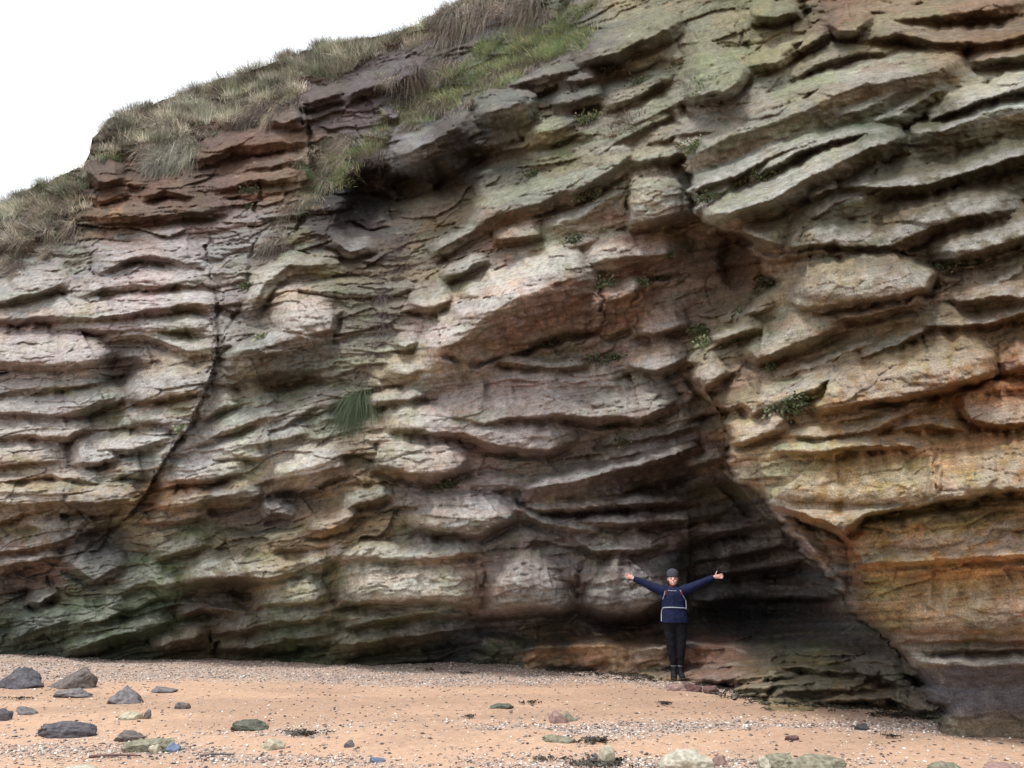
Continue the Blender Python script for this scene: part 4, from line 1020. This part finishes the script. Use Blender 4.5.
ST = [
 ((-22,661,37,690),'slate','dark jagged rock cut by the left edge of the photo',1,dict(peak=.2)),
 ((38,664,95,690),'brown','brown wedge-shaped rock with its crest on the right',2,dict(peak=.45)),
 ((48,688,90,699),'grey','low grey slab at the foot of the brown wedge rock',3,{}),
 ((102,684,143,705),'grey','pyramid-shaped grey stone, alone right of the wedge rock',14,dict(peak=-.05)),
 ((113,702,143,721),'pale','pale yellow stone half sunk in sand below the pyramid stone',5,dict(hk=.35,dk=1.0)),
 ((141,709,150,720),'brown','small brown pebble touching the pale yellow stone',6,{}),
 ((146,687,176,694),'grey','thin flat grey stone right of the pyramid stone',7,{}),
 ((171,702,190,710),'brown','small brown sliver lying alone on the open sand',8,{}),
 ((11,706,34,716),'grey','small rounded grey stone near the left edge',9,{}),
 ((-8,706,8,722),'slate','dark stone half out of view at the left edge, below the jagged rock',10,{}),
 ((30,718,92,739),'slate','long dark log-shaped stone lying on open sand',11,dict(ang=.72,hk=.68)),
 ((109,730,141,743),'brown','brown-grey lump above the olive slab',12,{}),
 ((112,735,176,754),'olive','ragged olive slab beside the blue stone',13,dict(hk=.6)),
 ((162,743,181,753),'blue','small blue stone beside the olive slab',14,{}),
 ((146,744,162,755),'pale','pale cobble wedged between olive slab and blue stone',15,{}),
 ((46,757,100,775),'cream','broad pale stone at the bottom edge on the left',16,dict(hk=.4)),
 ((226,717,266,732),'green','dark green weedy stone left of the middle',17,{}),
 ((258,737,283,751),'pale','pale wedge stone below the dark green one',18,{}),
 ((343,740,354,749),'grey','small grey stone in the near shingle patch',19,{}),
 ((367,757,385,764),'blue','flat bluish sliver near the bottom edge',20,{}),
 ((488,700,517,710),'green','flat greenish stone alone in mid beach',21,dict(hk=.6)),
 ((545,710,570,725),'pink','dull pink stone leaning on an olive one',22,dict(peak=-.1)),
 ((558,710,578,723),'olive','olive stone behind the pink one',23,dict(peak=0.0)),
 ((540,732,578,744),'olive','flat olive stone sunk in the near shingle',24,dict(hk=.5)),
 ((598,742,618,766),'pale','narrow pale stone beside the black seaweed',25,{}),
 ((660,748,722,775),'cream','big lumpy cream rock at the bottom edge',26,dict(ang=.8)),
 ((712,753,730,768),'pink','pink stone against the right side of the cream rock',27,{}),
 ((664,679,697,692),'pink','flat reddish slab right under the person',28,dict(hk=.5)),
 ((684,682,704,693),'red','dark red stone at the end of the reddish slab',29,{}),
 ((704,685,722,695),'red','round dark red stone right of the person',30,{}),
 ((684,664,716,677),'red','dark red block behind the right foot of the person',31,dict(hk=.7)),
 ((730,680,762,692),'red','purple-brown slab at the cave mouth',32,{}),
 ((762,745,802,770),'olive','olive rock left of the big flat one at the bottom edge',33,dict(hk=.6)),
 ((783,746,860,776),'olive','big flat yellow-olive rock at the bottom edge',34,dict(hk=.5,ang=.75)),
 ((932,759,968,776),'olive','olive stone at the bottom edge toward the right corner',35,dict(hk=.6)),
 ((982,759,1030,778),'pink','reddish stone in the bottom right corner',36,dict(hk=.6)),
 ((857,722,874,732),'dark','small black stone on the sand before the shelf',37,{}),
 ((786,735,801,742),'red','small red-brown stone near the right middle of the sand',38,{}),
 ((758,756,772,770),'cream','pale stone at the bottom edge before the olive rock',39,{}),
 ((592,753,600,760),'grey','tiny grey stone by the black seaweed',40,{}),
 ((800,652,822,667),'red','purple boulder resting on the shelf in the cave',42,{}),
]
for bx, m, lab, sd_, kw in ST: stone(bx, m, lab, sd_*7+1, **kw)

# shingle: little stones and shells nobody could count
def scatter(name, n, fn, sizes, pal_, label, cat, seed, flat=.6):
    r = np.random.default_rng(seed); m = n*6
    Y = 6.6*(15.2/6.6)**r.random(m); X = (r.random(m)*2-1)*(.68*Y+.3)
    keep = r.random(m) < fn(X, Y); X = X[keep][:n]; Y = Y[keep][:n]; n = len(X)
    base = np.array([[1,0,0],[-1,0,0],[0,1,0],[0,-1,0],[0,0,1],[0,0,-.6],[.6,.6,.5],[-.6,-.55,.45]])
    fc = np.array([[0,6,4],[6,2,4],[2,1,4],[1,7,4],[7,3,4],[3,0,4],[0,2,6],[1,3,7],[0,5,2],[2,5,1],[1,5,3],[3,5,0]])
    s = sizes[0]+(sizes[1]-sizes[0])*r.random(n)**2.5
    B = base[None]*(s[:,None]*(1+.5*r.random((n,3))-.2))[:,None,:]*np.array([1,.8,flat]) + r.normal(size=(n,8,3))*s[:,None,None]*.12
    a = r.random(n)*6.28; ca, sa = np.cos(a)[:,None], np.sin(a)[:,None]
    W_ = np.stack([B[...,0]*ca-B[...,1]*sa, B[...,0]*sa+B[...,1]*ca, B[...,2]], -1)
    W_ += np.stack([X, Y, zsand(X, Y)+s*.15], -1)[:,None,:]
    c_ = np.array(pal_)[r.integers(0, len(pal_), n)]*(.75+.5*r.random((n,1)))
    o = np_mesh(name, W_.reshape(-1,3), T=(fc[None]+(np.arange(n)*8)[:,None,None]).reshape(-1,3), mat=mg, cols=np.repeat(c_, 8, 0), smooth=False)
    tag(o, label, cat, kind='stuff')
scatter('shingle', 52000, lambda X, Y: np.clip(shingle(X, Y)*.9+.05, 0, 1), (.006,.022),
        [(.42,.36,.32),(.30,.26,.24),(.52,.42,.36),(.20,.17,.16),(.60,.55,.50),(.36,.25,.20),(.46,.30,.21),(.10,.09,.09)], 'grey and pink shingle banked under the cliff and in patches nearer', 'shingle', 5)
scatter('shell_fragments', 4200, lambda X, Y: np.clip(shingle(X, Y)*.8+.12, 0, 1), (.006,.020),
        [(.80,.77,.72),(.72,.68,.62),(.66,.62,.60)], 'white broken shells sprinkled over the beach', 'shells', 6, .4)
scatter('dark_chips', 3400, lambda X, Y: np.clip(shingle(X, Y)*.4+.16, 0, 1), (.006,.026),
        [(.07,.05,.045),(.12,.08,.06),(.05,.05,.055)], 'dark chips of stone and weed sprinkled over the beach', 'chips', 8, .35)
# seaweed: ribbons
def weed(name, pts, n, L, label, kind=None, group=None, w=.012, seed=0):
    r = np.random.default_rng(seed); V = []; Q_ = []
    for k in range(n):
        x, y, sx, sy = pts[r.integers(0, len(pts))]
        X, Y = place_px(x+r.normal()*sx*.5, y+r.normal()*sy*.5); a = r.normal()*.6+(math.pi if r.random() < .5 else 0); z = 0
        l = L*r.uniform(.5, 1.2); ww = w*r.uniform(.5, 1.4); st = 6; o_ = len(V)
        for q in range(st+1):
            zz = float(zsand(X, Y))+.012+.022*abs(math.sin(q*1.3+k)); wv = ww*(1-.6*q/st)
            V += [(X-math.sin(a)*wv, Y+math.cos(a)*wv, zz-.006), (X+math.sin(a)*wv, Y-math.cos(a)*wv, zz+.006)]
            a += r.normal()*.5; X += math.cos(a)*l/st; Y += math.sin(a)*l/st
        Q_ += [[o_+2*q, o_+2*q+1, o_+2*q+3, o_+2*q+2] for q in range(st)]
    o = np_mesh(name, np.array(V), Q=np.array(Q_), mat=M_weed); return o
M_weed = simple_mat('seaweed_skin', (.045,.038,.028), .45, .3, 30)
o = weed('seaweed_wrack', [(575,671,30,2),(620,674,40,4),(650,678,30,5),(720,686,30,4),(750,694,36,5),(785,703,40,5),(835,706,40,4),(890,709,30,4),(925,716,12,5),(900,716,30,4),(790,697,36,4)], 900, .16, '')
tag(o, 'black seaweed washed up along the foot of the cave and shelf', 'seaweed', kind='stuff')
for k, (pts, n, L, lab) in enumerate([
  ([(305,735,20,2)], 26, .16, 'flat dark strand of seaweed above the near shingle patch'),
  ([(595,742,12,2)], 34, .11, 'small black clump of seaweed in front of the flat olive stone'),
  ([(602,765,24,3)], 70, .12, 'black seaweed clump at the bottom edge'),
  ([(530,704,12,1)], 16, .10, 'thin dark weed scrap right of the flat greenish stone'),
  ([(471,718,2,.5)], 12, .07, 'tiny weed scrap below the flat greenish stone'),
  ([(430,671,5,1)], 12, .07, 'dark weed scrap on the shingle, left of two'),
  ([(464,674,5,1)], 12, .07, 'dark weed scrap on the shingle, right of two'),
  ([(666,705,8,1)], 20, .09, 'dark weed lying straight below the person'),
  ([(890,738,8,1)], 12, .08, 'weed scrap between black stone and the buttress toe'),
  ([(554,761,14,1)], 10, .12, 'thin weed strand near the bottom, left of the black clump'),
  ([(15,700,14,1)], 12, .1, 'weed scrap under the jagged rock at the left')]):
    o = weed('seaweed_clump', pts, n, L, lab, seed=50+k); tag(o, lab, 'seaweed', 'scraps of seaweed on the sand')
# driftwood stick
def tube(p, q, r0, r1, k=8, bend=0):
    p, q = np.array(p, float), np.array(q, float); d = q-p; u = np.cross(d, [0,0,1.]); u /= np.linalg.norm(u)+1e-9; v = np.cross(d, u); v /= np.linalg.norm(v)
    V = []; n = 7
    for i in range(n):
        t = i/(n-1); c_ = p+d*t+np.array([0,0,bend*math.sin(t*math.pi)]); r = r0+(r1-r0)*t
        for j in range(k): V.append(c_+r*(math.cos(j*2*math.pi/k)*u+math.sin(j*2*math.pi/k)*v))
    Q_ = [[i*k+j, i*k+(j+1)%k, (i+1)*k+(j+1)%k, (i+1)*k+j] for i in range(n-1) for j in range(k)]
    V += [p, q]; T_ = [[len(V)-2, (j+1)%k, j] for j in range(k)]+[[len(V)-1, (n-1)*k+j, (n-1)*k+(j+1)%k] for j in range(k)]
    return np.array(V), np.array(Q_), np.array(T_)
for (xa, ya, xb, yb, lab) in [(89,758,141,757,'thin dark red stick near the bottom left'),(200,757,234,756,'short pale twig in the lower left shingle')]:
    Xa, Ya = place_px(xa, ya); Xb, Yb = place_px(xb, yb)
    V, Q_, T_ = tube((Xa, Ya, zsand(Xa, Ya)+.012), (Xb, Yb, zsand(Xb, Yb)+.012), .013, .007, bend=.01)
    o = np_mesh('driftwood_stick', V, Q=Q_, T=T_, mat=SM['red' if 'red' in lab else 'brown']); tag(o, lab, 'stick')
# ------------------------------------------------------------------ the person in front of the cave
M_skin = simple_mat('skin', (.74,.45,.39), .55, .05, 30, 0, (.66,.38,.33)); M_navy = simple_mat('navy_fabric', (.006,.011,.048), .8, .2, 40, .6, (.004,.007,.030))
M_black = simple_mat('black_fabric', (.006,.0065,.010), .9, .2, 60, .2, (.004,.004,.006)); M_boot = simple_mat('boot_leather', (.010,.010,.014), .6, .2, 60, .2, (.006,.006,.009))
M_knit = simple_mat('grey_knit', (.075,.075,.10), .95, .2, 160, .8, (.04,.04,.055)); M_refl = simple_mat('pale_webbing', (.36,.40,.47), .6, .1, 80, 0, (.28,.32,.39))
M_sock = simple_mat('grey_sock', (.20,.20,.24), .9, .2, 90); M_red = simple_mat('red_fabric', (.11,.018,.028), .8, .2, 60, 0, (.07,.012,.018)); M_mouth = simple_mat('lips', (.40,.10,.10), .5, .1, 80, 0, (.34,.08,.08)); M_teeth = simple_mat('teeth', (.75,.72,.68), .4, .05, 80, 0, (.7,.68,.64))
M_eye = simple_mat('eye', (.06,.045,.04), .3, .1, 80, 0, (.04,.03,.03)); M_hair = simple_mat('brown_hair', (.06,.035,.02), .6, .2, 90, .5, (.03,.018,.01)); M_sole = simple_mat('sole', (.05,.05,.05), .9, .2, 80, 0, (.03,.03,.03))
fx_, fy_ = place_px(677.8, 680)
person = empty('person', (fx_, fy_, float(zsand(fx_, fy_))+.03), -math.atan2(fx_, fy_)+.04)
person.scale = (.98,)*3
tag(person, 'person in navy jacket and grey beanie standing before the cave, arms spread wide', 'person')
def ell(c, r, rot=None, sub=3):
    V, Fc = ico(sub); V = V*np.array(r)
    if rot is not None: V = V@np.array(rot.to_matrix()).T
    return V+np.array(c), Fc
def limb(pts, k=14, flat=1.0, ref=(0,-1,0)):
    """tapered tube through points (x,y,z,r or (rx,ry)) with rounded ends"""
    P = np.array([p[:3] for p in pts], float); R = [p[3] if np.ndim(p[3]) else (p[3], p[3]*flat) for p in pts]
    # resample smoothly
    n = len(P); tt = np.linspace(0, n-1, (n-1)*5+1); rs = []
    def cr(a, t):
        i = int(min(t, n-1-1e-6)); f = t-i; p0, p1, p2, p3 = a[max(i-1,0)], a[i], a[min(i+1,n-1)], a[min(i+2,n-1)]
        return .5*((2*p1)+(-p0+p2)*f+(2*p0-5*p1+4*p2-p3)*f*f+(-p0+3*p1-3*p2+p3)*f**3)
    RR = np.array(R, float); C_ = np.array([cr(P, t) for t in tt]); Rr = np.array([cr(RR, t) for t in tt])
    V = []; m = len(C_)
    for i in range(m):
        d = C_[min(i+1, m-1)]-C_[max(i-1, 0)]; d /= np.linalg.norm(d)
        v = np.array(ref, float); v -= d*(v@d); v /= np.linalg.norm(v); u = np.cross(v, d)
        for j in range(k):
            a = 2*math.pi*j/k; V.append(C_[i]+u*math.cos(a)*Rr[i][0]+v*math.sin(a)*Rr[i][1])
    Fc = []
    for i in range(m-1):
        for j in range(k):
            a, b_, c_, d_ = i*k+j, i*k+(j+1)%k, (i+1)*k+(j+1)%k, (i+1)*k+j; Fc += [[a,b_,c_],[a,c_,d_]]
    V += [C_[0]-(C_[1]-C_[0])*.3, C_[-1]+(C_[-1]-C_[-2])*.3]; a0 = len(V)-2
    Fc += [[a0, (j+1)%k, j] for j in range(k)]+[[a0+1, (m-1)*k+j, (m-1)*k+(j+1)%k] for j in range(k)]
    return np.array(V), np.array(Fc)
def build(name, parts, mat, voxel=None, smooth_it=2, parent=person, label=None, folds=None):
    V = []; T_ = []; o = 0
    for v, f in parts: V.append(v); T_.append(f+o); o += len(v)
    ob = np_mesh(name, np.concatenate(V), T=np.concatenate(T_), mat=mat, parent=parent)
    if voxel:
        r = ob.modifiers.new('r', 'REMESH'); r.mode = 'VOXEL'; r.voxel_size = voxel; r.use_smooth_shade = True
        if smooth_it: s = ob.modifiers.new('s', 'SMOOTH'); s.iterations = smooth_it; s.factor = .5
    if label: ob['label'] = label
    if folds:
        tx = bpy.data.textures.new(name+'_folds', 'CLOUDS'); tx.noise_scale = folds[1]; tx.noise_depth = 3
        dm = ob.modifiers.new('folds', 'DISPLACE'); dm.texture = tx; dm.strength = folds[0]; dm.mid_level = .5; dm.texture_coords = 'LOCAL'
    return ob
# skeleton (local: x to the viewer's right, y away from the camera, z up)
sh_z, el_z = 1.355, 1.43
def arm_pts(s):
    if s < 0: return dict(sh=(-.165,.0,1.345), el=(-.40,-.01,1.425), wr=(-.640,-.03,1.532))
    return dict(sh=(.165,.0,1.350), el=(.41,.01,1.440), wr=(.655,-.05,1.552))
bp_ = [ell((0,.005,1.515), (.076,.093,.112), sub=4), ell((0,-.045,1.470), (.052,.045,.055)), ell((0,-.085,1.508), (.012,.022,.016)), ell((0,-.078,1.525), (.008,.012,.025)),
       ell((-.077,.005,1.512), (.011,.02,.03)), ell((.077,.005,1.512), (.011,.02,.03)), ell((-.035,-.062,1.490), (.024,.022,.02)), ell((.035,-.062,1.490), (.024,.022,.02)),
       ell((0,-.078,1.437), (.02,.016,.014)),
       limb([(0,.02,1.36,.055),(0,.015,1.42,.050),(0,.01,1.47,.052)]),
       limb([(.0,.01,.86,(.155,.10)),(0,.01,.95,(.150,.10)),(0,.01,1.07,(.125,.09)),(0,.01,1.2,(.145,.10)),(0,.015,1.32,(.155,.09)),(0,.02,1.375,(.08,.06))], 20)]
for s in (-1, 1):
    a = arm_pts(s)
    bp_.append(limb([(s*.10,.015,1.33,.055),(*a['sh'],.05),((a['sh'][0]+a['el'][0])/2,0,(a['sh'][2]+a['el'][2])/2,.044),(*a['el'],.037),((a['el'][0]+a['wr'][0])/2,-.02,(a['el'][2]+a['wr'][2])/2,.035),(*a['wr'],(.027,.020))]))
    bp_.append(limb([(s*.075,.01,.90,.088),(s*.072,.01,.70,.073),(s*.060,.0,.49,.053),(s*.052,.015,.32,.050),(s*.048,.02,.12,.034),(s*.048,.02,.06,.036)]))
    bp_.append(limb([(s*.048,.03,.045,(.034,.03)),(s*.055,-.05,.035,(.037,.025)),(s*.062,-.13,.025,(.038,.018))], ref=(0,0,1)))
    # hand: palm to the camera, thumb up
    w0 = np.array(a['wr']); d = np.array([s*.90, -.05, .42 if s < 0 else .10]); d /= np.linalg.norm(d)
    u = np.array([-d[2]*s*s if s > 0 else d[2], 0, abs(d[0])]); u -= d*(u@d); u /= np.linalg.norm(u); nrm_ = np.array([0,-1.,0])
    pc = w0+d*.050
    bp_.append(limb([(*(w0-d*.01),(.022,.018)),(*(w0+d*.02),(.029,.015)),(*(w0+d*.06),(.035,.014)),(*(w0+d*.085),(.033,.012))], ref=(0,-1,0)))
    for q, (off, ln, sp) in enumerate([(.026,.058,.16),(.009,.067,.04),(-.008,.062,-.07),(-.025,.048,-.20)]):
        b0 = w0+d*.082+u*off; dd = d+u*sp; dd /= np.linalg.norm(dd)
        k1 = b0+dd*ln*.45+nrm_*.004; k2 = b0+dd*ln*.75+nrm_*.014; k3 = b0+dd*ln*.95+nrm_*.024
        bp_.append(limb([(*(b0-dd*.02),.009),(*k1,.0088),(*k2,.0082),(*k3,.0068)], 8))
    t0 = w0+d*.025+u*.024; td = d*.45+u*.85; td /= np.linalg.norm(td)
    bp_.append(limb([(*(t0-td*.01),.013),(*(t0+td*.03),.0115),(*(t0+td*.055+nrm_*.008),.0095),(*(t0+td*.072+d*.006+nrm_*.012),.008)], 8))
body = build('body', bp_, M_skin, .0055, 2)
for s in (-1, 1): build('eye', [ell((s*.030,-.083,1.520), (.012,.006,.0065), sub=2)], M_eye)
mo = build('mouth', [ell((0,-.0875,1.465), (.026,.008,.011), sub=3)], M_mouth); build('teeth', [ell((0,-.0935,1.467), (.019,.004,.005), sub=2)], M_teeth, parent=mo)
for s in (-1, 1): build('eyebrow', [limb([(s*.018,-.088,1.538,.0035),(s*.032,-.087,1.542,.004),(s*.045,-.078,1.538,.003)], 6)], M_hair)
build('hair', [ell((0,.035,1.50), (.084,.075,.11)), ell((-.072,.0,1.47), (.014,.04,.05)), ell((.072,.0,1.47), (.014,.04,.05))], M_hair, .007)
hat = build('beanie', [ell((0,.016,1.602), (.098,.108,.086), sub=4), limb([(0,.018,1.560,(.093,.104)),(0,.016,1.578,(.098,.110)),(0,.014,1.602,(.095,.107))], 28)], M_knit, .006)
# jacket: torso, sleeves and collar as one garment with a straight hem
hem = [(0,.015,.845,(.218,.150)),(0,.012,.90,(.212,.150)),(0,.01,.99,(.200,.142)),(0,.01,1.08,(.190,.135)),(0,.01,1.19,(.195,.138)),(0,.012,1.29,(.195,.130)),(0,.015,1.35,(.165,.110)),(0,.018,1.385,(.10,.085)),(0,.015,1.425,(.072,.075))]
hem = [(a_[0], a_[1], a_[2], (a_[3][0]*(1.05 if a_[2] < 1.36 else 1), a_[3][1]*1.06)) for a_ in hem]
jp = [limb(hem, 30)]
for s in (-1, 1):
    a = arm_pts(s); e = a['el']; w_ = a['wr']; h = a['sh']
    jp.append(limb([(s*.09,.01,1.305,.088),(h[0],h[1],h[2]-.012,  .086),((h[0]+e[0])/2,0,(h[2]+e[2])/2-.010,.076),(*e,.064),((e[0]+w_[0])/2,-.02,(e[2]+w_[2])/2,.052),(w_[0]-s*.012,w_[1],w_[2]-.003,.046)], 16))
jac = build('jacket', jp, M_navy, .008, 3, folds=(.022, .10))
for s in (-1, 1):
    w_ = arm_pts(s)['wr']; e = arm_pts(s)['el']; dd = np.array(w_)-np.array(e); dd /= np.linalg.norm(dd); w_ = np.array(w_)
    build('cuff', [limb([(*(w_-dd*.030),.045),(*(w_-dd*.006),.043)], 14)], M_navy, parent=jac)
def on_torso(x, z, lift=.012):
    hz = [p[2] for p in hem]; rx_ = np.interp(z, hz, [p[3][0] for p in hem]); ry_ = np.interp(z, hz, [p[3][1] for p in hem]); cy_ = np.interp(z, hz, [p[1] for p in hem])
    q = min(.995, abs(x)/rx_); return (x, cy_-ry_*math.sqrt(1-q*q)-lift, z)
def band(name, xz, r, mat, label=None, parent=jac, lift=.010):
    return build(name, [limb([(*on_torso(x, z, lift), (r, r*.4)) for x, z in xz], 8)], mat, parent=parent, label=label)
band('zip', [(0,.86),(0,.95),(0,1.06),(0,1.16),(0,1.26),(.0,1.34)], .004, M_black)
band('waist_band', [(-.184,1.066),(-.15,1.075),(-.08,1.079),(0,1.078),(.08,1.074),(.15,1.068),(.185,1.062)], .0080, M_refl, 'pale band round the waist')
band('hanging_strap', [(-.178,1.068),(-.195,1.045),(-.205,1.00),(-.212,.93),(-.214,.86)], .0075, M_refl, 'pale strap hanging to the hem')
band('side_strap', [(.185,1.05),(.188,1.10),(.189,1.15),(.186,1.19)], .008, M_refl, 'pale strap on one side of the chest')
band('shoulder_strap', [(.10,1.35),(.118,1.31),(.145,1.255),(.178,1.20)], .005, M_refl, 'thin grey strap')
band('shoulder_strap', [(-.178,1.20),(-.165,1.24),(-.15,1.28),(-.135,1.33)], .005, M_refl, 'thin grey strap')
for s in (-1, 1): band('strap_padding', [(s*.128,1.27),(s*.122,1.31),(s*.112,1.345)], .018, M_red, 'dark red padding of a shoulder strap')
build('collar', [limb([(0,.012,1.392,(.078,.080)),(0,.010,1.425,(.070,.074))], 22)], M_red, parent=jac, label='dark red collar')
for k, (xa, xb, dz) in enumerate([(-.088,-.070,0),(-.064,-.048,-.002),(-.042,-.026,-.004),(-.020,-.004,-.005),(.002,.020,-.005),(.026,.042,-.004)]):
    band('chest_lettering', [(xa,1.338+dz+.004*(k%2)),((xa+xb)/2,1.342+dz),(xb,1.337+dz)], .0048, M_refl, lift=.014)
tp = [limb([(0,.012,.95,(.17,.12)),(0,.012,.88,(.178,.122)),(0,.012,.82,(.165,.115)),(0,.012,.78,(.12,.09))], 24)]
for s in (-1, 1): tp.append(limb([(s*.088,.012,.86,.104),(s*.086,.01,.70,.098),(s*.076,.0,.50,.077),(s*.064,.012,.34,.068),(s*.052,.018,.19,.046),(s*.050,.018,.155,.044)]))
build('trousers', tp, M_black, .008, 2, folds=(.028, .09))
for s in (-1, 1):
    bt_ = build('boot', [limb([(s*.052,.02,.175,.047),(s*.052,.02,.11,.047),(s*.054,.02,.06,.050)]), limb([(s*.052,.055,.050,(.043,.048)),(s*.058,-.03,.048,(.047,.044)),(s*.066,-.10,.036,(.050,.034)),(s*.070,-.145,.028,(.040,.024))], ref=(0,0,1))], M_boot, .007)
    build('sole', [limb([(s*.052,.075,.008,(.040,.012)),(s*.058,-.03,.008,(.046,.012)),(s*.068,-.11,.008,(.050,.012)),(s*.072,-.155,.010,(.036,.010))], ref=(0,0,1))], M_sole, parent=bt_)
    build('sock_top', [limb([(s*.052,.02,.176,.050),(s*.052,.02,.186,.050)])], M_sock, parent=bt_)
